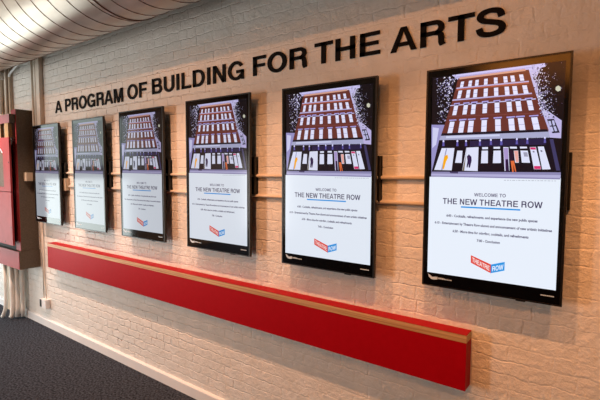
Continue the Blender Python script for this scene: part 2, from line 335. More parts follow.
# ------------------------------------------------------------------ the picture on the screens
PICTURE = [
(0, 12, 9, 18, 46, 968, 967, 968, 955, 510, 53, 536),
(1, 150, 145, 200, 47, 752, 152, 748, 129, 702, 69, 564, 56, 532),
(2, 205, 205, 240, 57, 740, 108, 734, 89, 660, 58, 644),
(1, 196, 190, 232, 694, 981, 826, 972, 819, 917, 794, 884, 816, 794, 951, 754, 948, 744, 830, 748, 719, 944),
(2, 190, 182, 228, 824, 751, 950, 760, 951, 668, 874, 673),
(3, 28, 24, 48, 862, 745, 904, 745, 942, 690, 898, 689),
(4, 190, 190, 230, 870, 738, 884, 738, 892, 720, 879, 719),
(4, 190, 190, 230, 881, 715, 895, 715, 906, 696, 892, 695),
(4, 190, 190, 230, 891, 739, 905, 739, 913, 720, 900, 719),
(4, 190, 190, 230, 902, 715, 916, 716, 927, 697, 913, 696),
(2, 95, 88, 120, 758, 928, 782, 928, 797, 903, 771, 904),
(2, 95, 88, 120, 802, 921, 826, 922, 840, 897, 815, 897),
(2, 95, 88, 120, 820, 814, 844, 815, 858, 790, 832, 790),
(3, 205, 200, 245, 186, 973, 833, 973, 841, 951, 742, 945, 248, 941),
(3, 170, 160, 215, 225, 957, 748, 958, 748, 954, 233, 951),
(4, 104, 50, 44, 248, 948, 736, 949, 757, 906, 800, 825, 876, 700, 128, 703, 171, 782, 214, 863),
(5, 214, 160, 140, 259, 952, 713, 953, 717, 945, 258, 943),
(5, 190, 180, 225, 238, 908, 739, 904, 741, 899, 236, 903),
(5, 170, 90, 70, 239, 903, 739, 899, 741, 893, 237, 896),
(5, 190, 180, 225, 210, 858, 761, 855, 763, 850, 208, 852),
(5, 120, 60, 55, 207, 851, 767, 848, 770, 843, 205, 846),
(5, 200, 195, 240, 192, 834, 787, 831, 789, 827, 190, 830),
(5, 120, 62, 60, 171, 786, 822, 773, 824, 769, 169, 783),
(6, 228, 228, 255, 271, 932, 295, 932, 287, 907, 263, 908),
(7, 170, 166, 212, 267, 920, 291, 920, 291, 918, 267, 918),
(6, 228, 228, 255, 330, 932, 354, 932, 349, 907, 324, 908),  # solid block coloured as the shaded interior
(7, 170, 166, 212, 327, 920, 351, 920, 352, 918, 327, 918),
(6, 228, 228, 255, 378, 932, 402, 932, 399, 907, 374, 907),
(7, 170, 166, 212, 376, 920, 401, 920, 401, 918, 376, 918),
(6, 228, 228, 255, 440, 932, 465, 932, 464, 907, 439, 907),
(7, 170, 166, 212, 439, 920, 464, 920, 465, 918, 439, 918),
(6, 228, 228, 255, 507, 933, 532, 932, 535, 907, 510, 907),
(7, 170, 166, 212, 508, 920, 534, 920, 534, 917, 508, 918),
(6, 228, 228, 255, 571, 933, 597, 932, 603, 907, 577, 907),
(7, 170, 166, 212, 574, 920, 600, 920, 600, 917, 574, 918),
(6, 228, 228, 255, 618, 933, 644, 932, 652, 907, 626, 907),
(7, 170, 166, 212, 622, 920, 648, 919, 648, 917, 622, 918),
(6, 228, 228, 255, 675, 933, 701, 932, 711, 907, 685, 907),
(7, 170, 166, 212, 680, 920, 706, 919, 706, 917, 680, 918),
(6, 228, 228, 255, 255, 894, 282, 894, 270, 860, 243, 860),
(7, 170, 166, 212, 249, 877, 276, 877, 276, 875, 249, 875),
(6, 228, 228, 255, 317, 893, 344, 893, 337, 859, 309, 859),
(7, 170, 166, 212, 313, 876, 341, 876, 341, 874, 313, 874),
(6, 228, 228, 255, 368, 892, 395, 892, 391, 858, 363, 858),
(7, 170, 166, 212, 365, 876, 393, 875, 393, 873, 365, 874),
(6, 228, 228, 255, 440, 891, 468, 891, 467, 857, 439, 857),
(7, 170, 166, 212, 440, 875, 468, 874, 468, 872, 440, 873),
(6, 228, 228, 255, 510, 890, 539, 890, 542, 856, 514, 856),
(7, 170, 166, 212, 512, 874, 541, 873, 541, 871, 512, 872),
(6, 228, 228, 255, 582, 890, 611, 889, 618, 855, 589, 855),
(7, 170, 166, 212, 585, 873, 614, 872, 614, 870, 585, 871),
(6, 228, 228, 255, 633, 889, 663, 888, 673, 854, 644, 854),
(7, 170, 166, 212, 639, 872, 668, 871, 668, 869, 639, 870),
(6, 228, 228, 255, 698, 888, 727, 887, 742, 853, 712, 853),
(7, 170, 166, 212, 705, 871, 735, 870, 735, 868, 705, 869),
(6, 228, 228, 255, 225, 830, 255, 830, 241, 788, 211, 788),
(7, 170, 166, 212, 218, 810, 248, 809, 248, 807, 218, 807),
(6, 168, 158, 224, 221, 841, 267, 841, 267, 836, 222, 835),
(7, 48, 34, 60, 229, 835, 259, 835, 255, 830, 225, 830),
(6, 228, 228, 255, 297, 829, 328, 829, 319, 788, 288, 788),
(7, 170, 166, 212, 293, 809, 323, 809, 323, 806, 293, 807),
(6, 168, 158, 224, 292, 840, 338, 840, 339, 835, 293, 834),
(7, 48, 34, 60, 300, 834, 331, 835, 328, 829, 297, 829),
(6, 228, 228, 255, 356, 829, 387, 829, 381, 787, 350, 787),
(7, 170, 166, 212, 353, 809, 384, 808, 384, 806, 353, 806),
(6, 168, 158, 224, 350, 840, 396, 840, 397, 834, 350, 834),
(7, 48, 34, 60, 358, 834, 389, 834, 387, 828, 356, 829),
(6, 228, 228, 255, 436, 828, 467, 828, 466, 787, 435, 787),
(7, 170, 166, 212, 435, 808, 467, 807, 467, 805, 435, 806),
(6, 168, 158, 224, 428, 839, 475, 839, 475, 833, 428, 833),
(7, 48, 34, 60, 436, 833, 468, 833, 467, 828, 436, 828),
(6, 228, 228, 255, 518, 828, 550, 827, 554, 786, 522, 786),
(7, 170, 166, 212, 520, 807, 552, 807, 552, 805, 520, 805),
(6, 168, 158, 224, 509, 838, 557, 838, 557, 833, 510, 833),
(7, 48, 34, 60, 518, 832, 549, 833, 550, 827, 518, 828),
(6, 228, 228, 255, 599, 827, 631, 827, 639, 786, 607, 786),
(7, 170, 166, 212, 603, 807, 635, 806, 635, 804, 603, 805),
(6, 168, 158, 224, 588, 838, 636, 837, 636, 832, 589, 832),
(7, 48, 34, 60, 597, 831, 629, 832, 631, 826, 599, 827),
(6, 228, 228, 255, 658, 826, 691, 826, 703, 785, 671, 785),
(7, 170, 166, 212, 665, 806, 697, 806, 697, 804, 665, 804),
(6, 168, 158, 224, 647, 837, 695, 837, 696, 831, 647, 831),
(7, 48, 34, 60, 656, 831, 688, 831, 691, 826, 658, 826),
(6, 228, 228, 255, 730, 826, 763, 825, 779, 785, 747, 785),
(7, 170, 166, 212, 739, 806, 771, 805, 771, 803, 739, 804),
(6, 168, 158, 224, 718, 836, 767, 836, 767, 831, 718, 831),
(7, 48, 34, 60, 727, 830, 759, 831, 763, 825, 730, 826),
(6, 228, 228, 255, 195, 760, 231, 760, 214, 710, 177, 709),
(7, 170, 166, 212, 186, 735, 223, 735, 223, 733, 186, 733),
(6, 168, 158, 224, 189, 769, 244, 769, 244, 764, 189, 763),
(7, 48, 34, 60, 198, 763, 235, 764, 231, 759, 195, 760),
(6, 228, 228, 255, 271, 759, 309, 759, 297, 709, 259, 709),
(7, 170, 166, 212, 265, 734, 303, 734, 303, 732, 266, 732),
(6, 168, 158, 224, 264, 769, 320, 769, 320, 763, 265, 762),
(7, 48, 34, 60, 274, 762, 311, 763, 309, 759, 271, 759),
(6, 228, 228, 255, 338, 759, 375, 759, 368, 708, 330, 708),
(7, 170, 166, 212, 334, 734, 371, 734, 372, 731, 334, 732),
(6, 168, 158, 224, 330, 768, 386, 768, 386, 763, 330, 762),
(7, 48, 34, 60, 340, 762, 377, 763, 375, 758, 338, 759),
(6, 228, 228, 255, 431, 758, 469, 758, 467, 707, 430, 707),
(7, 170, 166, 212, 430, 733, 468, 733, 468, 731, 430, 731),
(6, 168, 158, 224, 422, 767, 478, 767, 478, 762, 422, 761),
(7, 48, 34, 60, 432, 761, 469, 762, 469, 758, 431, 758),
(6, 228, 228, 255, 525, 758, 563, 758, 568, 706, 530, 706),
(7, 170, 166, 212, 528, 732, 565, 732, 566, 730, 528, 730),
(6, 168, 158, 224, 515, 767, 571, 767, 572, 761, 515, 761),
(7, 48, 34, 60, 525, 761, 562, 761, 563, 757, 525, 758),
(6, 228, 228, 255, 614, 757, 652, 757, 663, 705, 625, 705),
(7, 170, 166, 212, 620, 732, 658, 731, 658, 729, 620, 730),
(6, 168, 158, 224, 603, 766, 660, 766, 660, 761, 603, 760),
(7, 48, 34, 60, 613, 760, 651, 761, 652, 757, 614, 757),
(6, 228, 228, 255, 677, 757, 715, 757, 731, 705, 693, 705),
(7, 170, 166, 212, 685, 731, 723, 731, 723, 729, 685, 729),
(6, 168, 158, 224, 665, 766, 722, 766, 723, 760, 665, 760),
(7, 48, 34, 60, 675, 760, 713, 760, 715, 756, 677, 757),
(6, 228, 228, 255, 763, 756, 802, 756, 823, 704, 784, 704),
(7, 170, 166, 212, 774, 730, 812, 730, 812, 728, 774, 728),
(6, 168, 158, 224, 750, 765, 808, 765, 808, 760, 750, 760),
(7, 48, 34, 60, 760, 759, 798, 760, 802, 756, 763, 756),
(7, 20, 16, 32, 132, 710, 863, 706, 876, 696, 125, 699),
(7, 168, 170, 205, 126, 699, 876, 696, 884, 672, 113, 680),
(8, 205, 210, 240, 167, 696, 561, 694, 561, 686, 168, 687),
(7, 12, 9, 24, 113, 680, 884, 674, 959, 535, 59, 536),
(8, 34, 28, 66, 350, 671, 853, 670, 861, 645, 351, 645),
(10, 215, 215, 255, 141, 678, 148, 680, 155, 677, 155, 672, 148, 669, 141, 672),
(9, 95, 88, 170, 142, 674, 153, 674, 158, 652, 139, 652),
(10, 215, 215, 255, 249, 675, 256, 678, 263, 675, 263, 670, 256, 667, 249, 670),
(9, 95, 88, 170, 251, 672, 261, 672, 266, 650, 248, 650),
(10, 215, 215, 255, 315, 674, 321, 676, 328, 674, 328, 668, 322, 666, 315, 669),
(9, 95, 88, 170, 316, 671, 327, 671, 331, 649, 314, 649),
(10, 215, 215, 255, 417, 674, 423, 677, 430, 674, 430, 669, 424, 666, 417, 669),
(9, 95, 88, 170, 418, 671, 428, 671, 433, 649, 416, 650),
(10, 215, 215, 255, 495, 675, 501, 678, 507, 675, 508, 670, 502, 667, 495, 670),
(9, 95, 88, 170, 496, 672, 506, 672, 511, 651, 494, 651),
(10, 215, 215, 255, 566, 672, 572, 675, 578, 672, 579, 667, 573, 664, 566, 667),
(9, 95, 88, 170, 568, 669, 577, 669, 582, 648, 565, 649),
(10, 215, 215, 255, 568, 676, 574, 678, 580, 676, 580, 671, 574, 668, 568, 671),
(9, 95, 88, 170, 569, 673, 579, 673, 583, 652, 567, 652),
(10, 215, 215, 255, 671, 674, 677, 676, 683, 674, 683, 669, 677, 666, 671, 669),
(9, 95, 88, 170, 672, 671, 681, 671, 686, 650, 670, 650),
(10, 215, 215, 255, 739, 674, 744, 676, 750, 673, 751, 669, 745, 666, 739, 669),
(9, 95, 88, 170, 740, 671, 749, 671, 754, 650, 738, 651),
(10, 215, 215, 255, 848, 675, 854, 677, 859, 674, 860, 670, 854, 667, 849, 670),
(9, 95, 88, 170, 850, 672, 858, 672, 863, 652, 848, 652),
(9, 222, 226, 250, 135, 643, 235, 642, 218, 542, 79, 544),
(9, 222, 226, 250, 258, 630, 297, 629, 293, 575, 243, 576),
(9, 222, 226, 250, 326, 642, 415, 643, 414, 539, 299, 541),
(9, 222, 226, 250, 438, 627, 483, 627, 485, 573, 436, 573),
(9, 222, 226, 250, 522, 626, 569, 626, 570, 573, 520, 573),
(9, 222, 226, 250, 441, 642, 482, 642, 483, 633, 442, 633),
(9, 222, 226, 250, 521, 642, 566, 642, 566, 633, 522, 634),
(9, 222, 226, 250, 559, 626, 572, 626, 577, 574, 561, 574),
(9, 222, 226, 250, 588, 640, 623, 639, 636, 540, 603, 540),
(9, 222, 226, 250, 659, 624, 688, 624, 696, 574, 671, 574),
(9, 222, 226, 250, 632, 641, 678, 640, 680, 632, 635, 633),
(9, 222, 226, 250, 703, 624, 750, 623, 768, 573, 715, 574),
(9, 222, 226, 250, 698, 640, 743, 639, 746, 632, 701, 632),
(9, 222, 226, 250, 762, 637, 800, 637, 839, 547, 794, 547),
(9, 222, 226, 250, 812, 638, 849, 638, 897, 547, 846, 546),
(10, 150, 150, 190, 170, 641, 178, 641, 146, 544, 135, 544),
(10, 120, 110, 90, 321, 602, 329, 640, 315, 541, 300, 541),
(11, 250, 175, 20, 160, 607, 182, 613, 188, 599, 172, 581, 157, 547, 146, 548, 150, 584),
(11, 45, 30, 75, 331, 603, 346, 613, 365, 602, 368, 585, 357, 554, 347, 554, 346, 571, 339, 554, 331, 556, 337, 585),
(10, 170, 150, 205, 590, 636, 621, 637, 631, 543, 608, 543),
(11, 38, 20, 45, 633, 625, 650, 626, 660, 606, 659, 580, 638, 579, 630, 603),
(11, 40, 20, 60, 607, 589, 624, 589, 634, 538, 610, 537),
(12, 225, 110, 60, 641, 582, 664, 582, 681, 537, 673, 537, 660, 567, 664, 535, 655, 535),
(10, 235, 170, 160, 661, 623, 687, 623, 694, 576, 676, 576),
(10, 215, 45, 110, 764, 636, 798, 635, 802, 626, 768, 627),
(10, 215, 45, 110, 793, 560, 833, 560, 837, 548, 796, 548),
(10, 120, 120, 150, 781, 621, 792, 621, 794, 615, 784, 615),
(10, 120, 120, 150, 829, 624, 840, 623, 843, 616, 833, 616),
(10, 160, 160, 185, 722, 616, 748, 616, 754, 598, 729, 599),
(8, 60, 58, 100, 883, 666, 905, 666, 955, 542, 931, 542),
(9, 140, 136, 180, 57, 536, 959, 535, 957, 507, 54, 513),
(10, 178, 175, 215, 55, 527, 959, 524, 958, 513, 54, 518),
(10, 70, 62, 100, 202, 536, 269, 536, 267, 528, 209, 529),
(5, 14, 10, 16, 810, 950, 964, 961, 960, 732, 871, 775, 810, 856, 782, 905),
(7, 190, 185, 225, 179, 921, 177, 924, 182, 925, 184, 923, 183, 921),
(8, 228, 228, 250, 121, 837, 124, 838, 125, 836, 124, 835, 120, 835),
(9, 110, 104, 150, 109, 782, 109, 783, 112, 784, 114, 782, 112, 781),
(7, 205, 198, 230, 165, 850, 170, 847, 165, 844, 161, 845, 158, 848),
(8, 190, 185, 225, 113, 769, 110, 769, 110, 771, 112, 771, 113, 770),
(9, 205, 198, 230, 125, 833, 128, 832, 128, 829, 125, 828, 121, 831),
(7, 205, 198, 230, 158, 948, 159, 950, 162, 949, 163, 947, 159, 947),
(8, 190, 185, 225, 111, 910, 108, 912, 110, 914, 115, 912, 114, 911),
(9, 205, 198, 230, 103, 911, 102, 912, 103, 912, 106, 912, 105, 911),
(7, 190, 185, 225, 134, 807, 134, 808, 135, 809, 138, 808, 136, 807),
(8, 190, 185, 225, 204, 899, 199, 902, 202, 905, 210, 904, 209, 900),
(9, 205, 198, 230, 148, 816, 153, 816, 155, 813, 149, 812, 144, 814),
(7, 228, 228, 250, 106, 759, 105, 760, 108, 760, 110, 759, 109, 758),
(8, 150, 145, 195, 177, 847, 181, 844, 174, 842, 169, 843, 168, 847),
(9, 190, 185, 225, 200, 913, 199, 909, 194, 909, 190, 911, 191, 915),
(7, 150, 145, 195, 122, 899, 120, 897, 116, 897, 114, 899, 118, 901),
(8, 190, 185, 225, 135, 959, 137, 957, 135, 955, 132, 957, 132, 959),
(9, 205, 198, 230, 109, 834, 113, 831, 109, 830, 106, 831, 105, 832),
(7, 228, 228, 250, 82, 907, 86, 908, 92, 907, 89, 905, 85, 905),
(8, 205, 198, 230, 89, 894, 87, 896, 90, 897, 92, 897, 92, 895),
(9, 190, 185, 225, 229, 950, 231, 945, 223, 944, 222, 948, 223, 950),
(7, 110, 104, 150, 219, 960, 221, 961, 225, 961, 226, 958, 222, 957),
(8, 228, 228, 250, 94, 805, 100, 804, 99, 801, 96, 800, 94, 802),
(9, 110, 104, 150, 145, 904, 143, 903, 141, 904, 141, 905, 144, 906),
(7, 110, 104, 150, 163, 934, 166, 937, 171, 936, 172, 933, 169, 931),
(8, 228, 228, 250, 167, 782, 165, 781, 161, 781, 161, 782, 164, 783),
(9, 110, 104, 150, 89, 843, 87, 846, 91, 846, 96, 844, 92, 842),
(7, 190, 185, 225, 160, 881, 165, 878, 161, 874, 153, 877, 154, 880),
(8, 150, 145, 195, 162, 935, 170, 935, 171, 930, 164, 928, 158, 933),
(9, 228, 228, 250, 150, 947, 150, 944, 147, 944, 143, 946, 146, 948),
(7, 205, 198, 230, 137, 938, 139, 939, 142, 939, 142, 937, 140, 937),
(8, 228, 228, 250, 182, 869, 179, 869, 178, 870, 180, 871, 183, 871),
(9, 150, 145, 195, 176, 823, 170, 821, 165, 823, 167, 827, 173, 826),
(7, 190, 185, 225, 119, 761, 119, 762, 122, 763, 124, 761, 121, 760),
(8, 205, 198, 230, 117, 841, 118, 843, 120, 841, 120, 839, 117, 840),
(9, 110, 104, 150, 100, 872, 103, 873, 107, 873, 107, 871, 104, 870),
(7, 110, 104, 150, 114, 883, 114, 886, 119, 886, 124, 884, 121, 881),
(8, 190, 185, 225, 178, 863, 180, 864, 185, 864, 186, 862, 183, 860),
(9, 110, 104, 150, 96, 928, 91, 927, 89, 930, 93, 932, 96, 930),
(7, 110, 104, 150, 161, 904, 163, 907, 170, 905, 169, 902, 164, 901),
(8, 205, 198, 230, 177, 803, 172, 801, 167, 806, 171, 808, 176, 807),
(9, 110, 104, 150, 105, 772, 107, 771, 107, 770, 105, 770, 105, 771),
(7, 190, 185, 225, 92, 780, 93, 781, 95, 780, 94, 779, 92, 779),
(8, 228, 228, 250, 191, 956, 184, 952, 175, 956, 178, 959, 185, 961),
(9, 150, 145, 195, 224, 962, 225, 965, 230, 967, 233, 963, 229, 962),
(7, 205, 198, 230, 179, 827, 176, 829, 178, 833, 183, 832, 183, 828),
(8, 110, 104, 150, 188, 920, 186, 921, 188, 923, 190, 922, 190, 921),
(9, 110, 104, 150, 224, 947, 224, 946, 221, 946, 220, 947, 222, 948),
(7, 110, 104, 150, 134, 934, 138, 933, 140, 930, 135, 929, 131, 931),
(8, 190, 185, 225, 118, 897, 120, 896, 120, 894, 118, 894, 116, 896),
(9, 110, 104, 150, 151, 880, 151, 884, 158, 885, 163, 882, 159, 878),
(7, 205, 198, 230, 173, 808, 175, 804, 171, 801, 166, 805, 167, 809),
(8, 150, 145, 195, 157, 766, 156, 763, 153, 764, 152, 766, 154, 767),
(9, 190, 185, 225, 110, 931, 108, 932, 110, 933, 112, 932, 113, 931),
(7, 150, 145, 195, 112, 933, 115, 933, 117, 932, 115, 931, 112, 932),
(8, 190, 185, 225, 142, 832, 142, 833, 144, 833, 146, 832, 145, 831),
(9, 110, 104, 150, 92, 917, 91, 917, 90, 917, 90, 918, 92, 918),
(7, 190, 185, 225, 171, 873, 168, 877, 172, 880, 179, 878, 179, 874),
(8, 228, 228, 250, 166, 873, 168, 874, 170, 873, 169, 871, 167, 872),
(9, 190, 185, 225, 172, 929, 172, 931, 177, 933, 182, 930, 178, 927),
(7, 110, 104, 150, 140, 797, 138, 800, 142, 802, 145, 800, 144, 796),
(8, 205, 198, 230, 114, 853, 118, 853, 120, 851, 116, 851, 113, 852),
(9, 228, 228, 250, 124, 809, 125, 813, 131, 813, 134, 809, 129, 806),
(7, 150, 145, 195, 80, 956, 78, 958, 82, 959, 84, 958, 84, 956),
(8, 228, 228, 250, 114, 834, 114, 831, 110, 830, 108, 832, 109, 833),
(9, 110, 104, 150, 214, 939, 211, 938, 205, 938, 205, 941, 210, 941),
(7, 228, 228, 250, 183, 894, 188, 894, 193, 890, 186, 887, 183, 890),
(8, 228, 228, 250, 114, 798, 116, 796, 112, 796, 111, 797, 111, 799),
(9, 190, 185, 225, 196, 945, 195, 942, 188, 942, 185, 946, 192, 947),
(7, 150, 145, 195, 128, 922, 123, 922, 119, 925, 124, 926, 129, 926),
(8, 110, 104, 150, 150, 928, 156, 927, 155, 923, 149, 923, 147, 926),
(9, 150, 145, 195, 89, 909, 87, 908, 85, 910, 86, 911, 89, 911),
(7, 190, 185, 225, 129, 834, 130, 834, 131, 833, 130, 832, 128, 833),
(8, 150, 145, 195, 129, 837, 130, 840, 134, 840, 137, 837, 133, 836),
(9, 110, 104, 150, 212, 924, 208, 924, 206, 926, 208, 928, 212, 926),
(7, 228, 228, 250, 177, 892, 174, 897, 181, 899, 187, 895, 185, 892),
(8, 205, 198, 230, 181, 918, 191, 916, 185, 910, 180, 912, 176, 916),
(9, 205, 198, 230, 167, 936, 171, 936, 172, 933, 167, 932, 164, 935),
(7, 190, 185, 225, 149, 767, 158, 770, 161, 765, 155, 764, 149, 764),
(8, 190, 185, 225, 155, 768, 159, 771, 163, 769, 163, 767, 160, 765),
(9, 205, 198, 230, 190, 847, 194, 844, 191, 843, 186, 844, 186, 846),
(7, 205, 198, 230, 192, 911, 199, 912, 199, 907, 196, 905, 188, 908),
(8, 205, 198, 230, 121, 802, 119, 804, 119, 806, 123, 806, 124, 804),
(9, 228, 228, 250, 136, 925, 136, 923, 131, 923, 128, 925, 132, 926),
(7, 150, 145, 195, 65, 957, 65, 958, 67, 958, 68, 957, 66, 957),
(8, 150, 145, 195, 210, 896, 209, 892, 203, 893, 202, 896, 206, 898),
(9, 190, 185, 225, 162, 937, 168, 939, 172, 933, 167, 931, 162, 933),
(7, 228, 228, 250, 177, 886, 182, 890, 188, 888, 190, 885, 184, 884),
(8, 190, 185, 225, 106, 766, 109, 764, 105, 762, 99, 764, 102, 765),
(9, 150, 145, 195, 165, 891, 167, 892, 168, 890, 166, 889, 163, 890),
(7, 228, 228, 250, 208, 890, 207, 888, 204, 889, 204, 890, 206, 891),
(8, 190, 185, 225, 181, 809, 177, 808, 171, 808, 172, 811, 176, 811),
(9, 190, 185, 225, 167, 862, 170, 865, 175, 865, 176, 862, 171, 860),
(7, 228, 228, 250, 117, 936, 114, 933, 109, 933, 109, 937, 113, 939),
(8, 150, 145, 195, 149, 908, 150, 906, 148, 905, 146, 906, 147, 908),
(9, 150, 145, 195, 187, 897, 183, 898, 181, 901, 187, 901, 190, 899),
(7, 205, 198, 230, 118, 805, 113, 808, 116, 811, 121, 811, 124, 807),
(8, 150, 145, 195, 112, 764, 112, 761, 111, 761, 106, 761, 109, 763),
(9, 228, 228, 250, 148, 864, 152, 862, 151, 861, 146, 860, 144, 863),
(7, 228, 228, 250, 104, 830, 98, 832, 101, 835, 106, 834, 108, 831),
(8, 150, 145, 195, 172, 957, 171, 957, 168, 957, 168, 958, 170, 959),
(9, 110, 104, 150, 171, 890, 166, 895, 175, 896, 179, 894, 177, 890),
(7, 110, 104, 150, 190, 918, 192, 919, 194, 918, 194, 916, 191, 917),
(8, 150, 145, 195, 171, 916, 171, 917, 174, 917, 176, 916, 174, 915),
(9, 150, 145, 195, 147, 945, 153, 946, 156, 945, 159, 942, 152, 943),
(7, 190, 185, 225, 230, 954, 228, 953, 227, 955, 227, 956, 230, 955),
(8, 150, 145, 195, 171, 938, 175, 935, 170, 932, 164, 934, 166, 938),
(9, 150, 145, 195, 94, 853, 99, 853, 100, 849, 95, 848, 91, 851),
(7, 190, 185, 225, 183, 875, 180, 875, 176, 875, 178, 878, 182, 877),
(8, 205, 198, 230, 199, 877, 201, 879, 205, 878, 205, 876, 202, 874),
(9, 150, 145, 195, 169, 840, 167, 841, 167, 842, 170, 843, 170, 841),
(7, 205, 198, 230, 181, 933, 181, 932, 178, 932, 176, 933, 179, 933),
(8, 110, 104, 150, 180, 863, 183, 860, 183, 856, 177, 857, 174, 861),
(9, 150, 145, 195, 215, 932, 217, 931, 215, 929, 211, 931, 213, 932),
(7, 205, 198, 230, 163, 917, 161, 913, 153, 913, 151, 917, 157, 919),
(8, 205, 198, 230, 148, 874, 145, 877, 148, 881, 153, 879, 153, 875),
(9, 110, 104, 150, 126, 780, 130, 783, 133, 782, 135, 778, 129, 779),
(7, 205, 198, 230, 204, 937, 208, 935, 207, 932, 204, 931, 202, 934),
(8, 205, 198, 230, 110, 924, 111, 921, 108, 920, 103, 922, 107, 925),
(9, 190, 185, 225, 158, 820, 156, 816, 149, 817, 146, 820, 153, 822),
(7, 150, 145, 195, 135, 866, 130, 868, 133, 870, 137, 870, 140, 867),
(8, 150, 145, 195, 83, 948, 84, 950, 88, 950, 91, 948, 88, 946),
(9, 190, 185, 225, 148, 787, 147, 789, 148, 790, 150, 789, 151, 787),
(7, 150, 145, 195, 156, 945, 153, 946, 152, 948, 155, 948, 157, 947),
(8, 190, 185, 225, 164, 808, 163, 806, 159, 807, 159, 810, 163, 810),
(9, 110, 104, 150, 149, 885, 153, 883, 151, 881, 148, 881, 145, 883),
(7, 228, 228, 250, 176, 933, 184, 930, 184, 926, 175, 925, 169, 929),
(8, 190, 185, 225, 180, 835, 174, 837, 178, 840, 185, 840, 187, 836),
(9, 205, 198, 230, 151, 910, 150, 911, 150, 912, 152, 911, 152, 910),
(7, 205, 198, 230, 209, 933, 209, 930, 203, 930, 201, 934, 206, 936),
(8, 190, 185, 225, 94, 896, 90, 896, 92, 899, 94, 899, 97, 897),
(9, 150, 145, 195, 191, 951, 192, 946, 185, 947, 183, 950, 186, 954),
(7, 228, 228, 250, 147, 939, 147, 937, 143, 935, 137, 940, 143, 942),
(8, 110, 104, 150, 173, 918, 175, 923, 184, 921, 184, 917, 180, 915),
(9, 190, 185, 225, 178, 807, 178, 802, 169, 804, 170, 807, 174, 809),
(7, 110, 104, 150, 109, 959, 110, 958, 109, 958, 107, 958, 108, 959),
(8, 228, 228, 250, 98, 912, 97, 913, 97, 914, 99, 914, 100, 913),
(9, 150, 145, 195, 180, 905, 181, 903, 179, 903, 177, 903, 177, 905),
(7, 205, 198, 230, 180, 948, 183, 949, 186, 947, 184, 946, 181, 945),
(8, 110, 104, 150, 128, 786, 128, 789, 133, 788, 136, 787, 134, 785),
(9, 190, 185, 225, 210, 905, 211, 904, 208, 903, 206, 905, 207, 906),
(7, 150, 145, 195, 114, 918, 118, 919, 122, 916, 117, 914, 113, 915),
(8, 150, 145, 195, 168, 878, 169, 877, 167, 876, 164, 876, 164, 879),
(9, 110, 104, 150, 136, 935, 131, 935, 129, 938, 134, 938, 136, 937),
(7, 150, 145, 195, 171, 922, 174, 921, 175, 918, 171, 917, 168, 920),
(8, 190, 185, 225, 153, 820, 157, 818, 156, 816, 153, 816, 151, 818),
(9, 190, 185, 225, 94, 880, 93, 879, 90, 878, 89, 880, 92, 881),
(7, 190, 185, 225, 184, 935, 185, 932, 182, 931, 178, 933, 181, 935),
(8, 205, 198, 230, 133, 888, 129, 889, 126, 891, 130, 892, 135, 891),
(9, 110, 104, 150, 78, 863, 79, 862, 79, 861, 78, 861, 76, 862),
(7, 150, 145, 195, 105, 908, 103, 906, 100, 907, 99, 910, 103, 911),
(8, 150, 145, 195, 125, 763, 130, 763, 131, 759, 126, 758, 123, 760),
(9, 150, 145, 195, 132, 803, 130, 806, 135, 807, 139, 805, 138, 803),
(7, 150, 145, 195, 140, 914, 140, 915, 141, 915, 143, 915, 142, 913),
(8, 228, 228, 250, 94, 927, 98, 925, 96, 923, 92, 923, 89, 926),
(9, 205, 198, 230, 176, 909, 180, 910, 185, 906, 180, 905, 174, 906),
(7, 150, 145, 195, 114, 803, 119, 804, 123, 802, 119, 799, 115, 800),
(8, 150, 145, 195, 79, 938, 82, 940, 87, 938, 85, 936, 80, 935),
(9, 205, 198, 230, 145, 900, 152, 903, 156, 900, 156, 895, 149, 897),
(7, 110, 104, 150, 148, 822, 149, 824, 150, 825, 153, 823, 151, 822),
(8, 110, 104, 150, 201, 922, 199, 923, 203, 925, 206, 924, 207, 921),
(9, 228, 228, 250, 171, 944, 165, 944, 163, 945, 166, 946, 170, 945),
(7, 228, 228, 250, 147, 815, 153, 815, 157, 812, 153, 810, 147, 812),
(8, 205, 198, 230, 163, 871, 161, 871, 162, 873, 164, 873, 166, 871),
(9, 110, 104, 150, 211, 948, 206, 946, 199, 949, 202, 951, 209, 951),
(7, 205, 198, 230, 202, 928, 200, 926, 198, 928, 199, 929, 201, 930),
(8, 205, 198, 230, 155, 880, 155, 879, 153, 878, 151, 879, 151, 881),
(9, 228, 228, 250, 172, 924, 175, 930, 180, 929, 186, 925, 179, 921),
(7, 228, 228, 250, 183, 855, 179, 853, 175, 854, 174, 858, 180, 858),
(8, 190, 185, 225, 146, 914, 150, 910, 144, 908, 137, 911, 141, 914),
(9, 228, 228, 250, 194, 950, 200, 946, 194, 943, 185, 945, 185, 949),
(7, 228, 228, 250, 130, 787, 125, 785, 120, 787, 121, 789, 126, 790),
(8, 228, 228, 250, 198, 910, 200, 907, 194, 904, 187, 907, 190, 911),
(9, 110, 104, 150, 132, 869, 139, 868, 141, 865, 135, 864, 131, 865),
(7, 110, 104, 150, 116, 925, 118, 926, 121, 926, 121, 924, 118, 924),
(8, 150, 145, 195, 176, 952, 175, 955, 185, 956, 190, 951, 182, 948),
(9, 190, 185, 225, 107, 864, 105, 865, 106, 866, 108, 866, 109, 864),
(7, 228, 228, 250, 158, 791, 158, 792, 160, 793, 161, 792, 160, 791),
(8, 190, 185, 225, 196, 910, 187, 912, 186, 915, 194, 917, 197, 913),
(9, 110, 104, 150, 191, 892, 186, 894, 188, 896, 192, 896, 193, 894),
(7, 205, 198, 230, 180, 895, 185, 896, 189, 893, 184, 891, 181, 892),
(8, 205, 198, 230, 128, 855, 126, 853, 121, 854, 121, 857, 124, 857),
(9, 110, 104, 150, 138, 776, 145, 776, 147, 771, 141, 771, 135, 772),
(7, 150, 145, 195, 92, 860, 90, 862, 91, 863, 94, 863, 95, 861),
(8, 190, 185, 225, 183, 865, 187, 865, 191, 863, 188, 861, 183, 860),
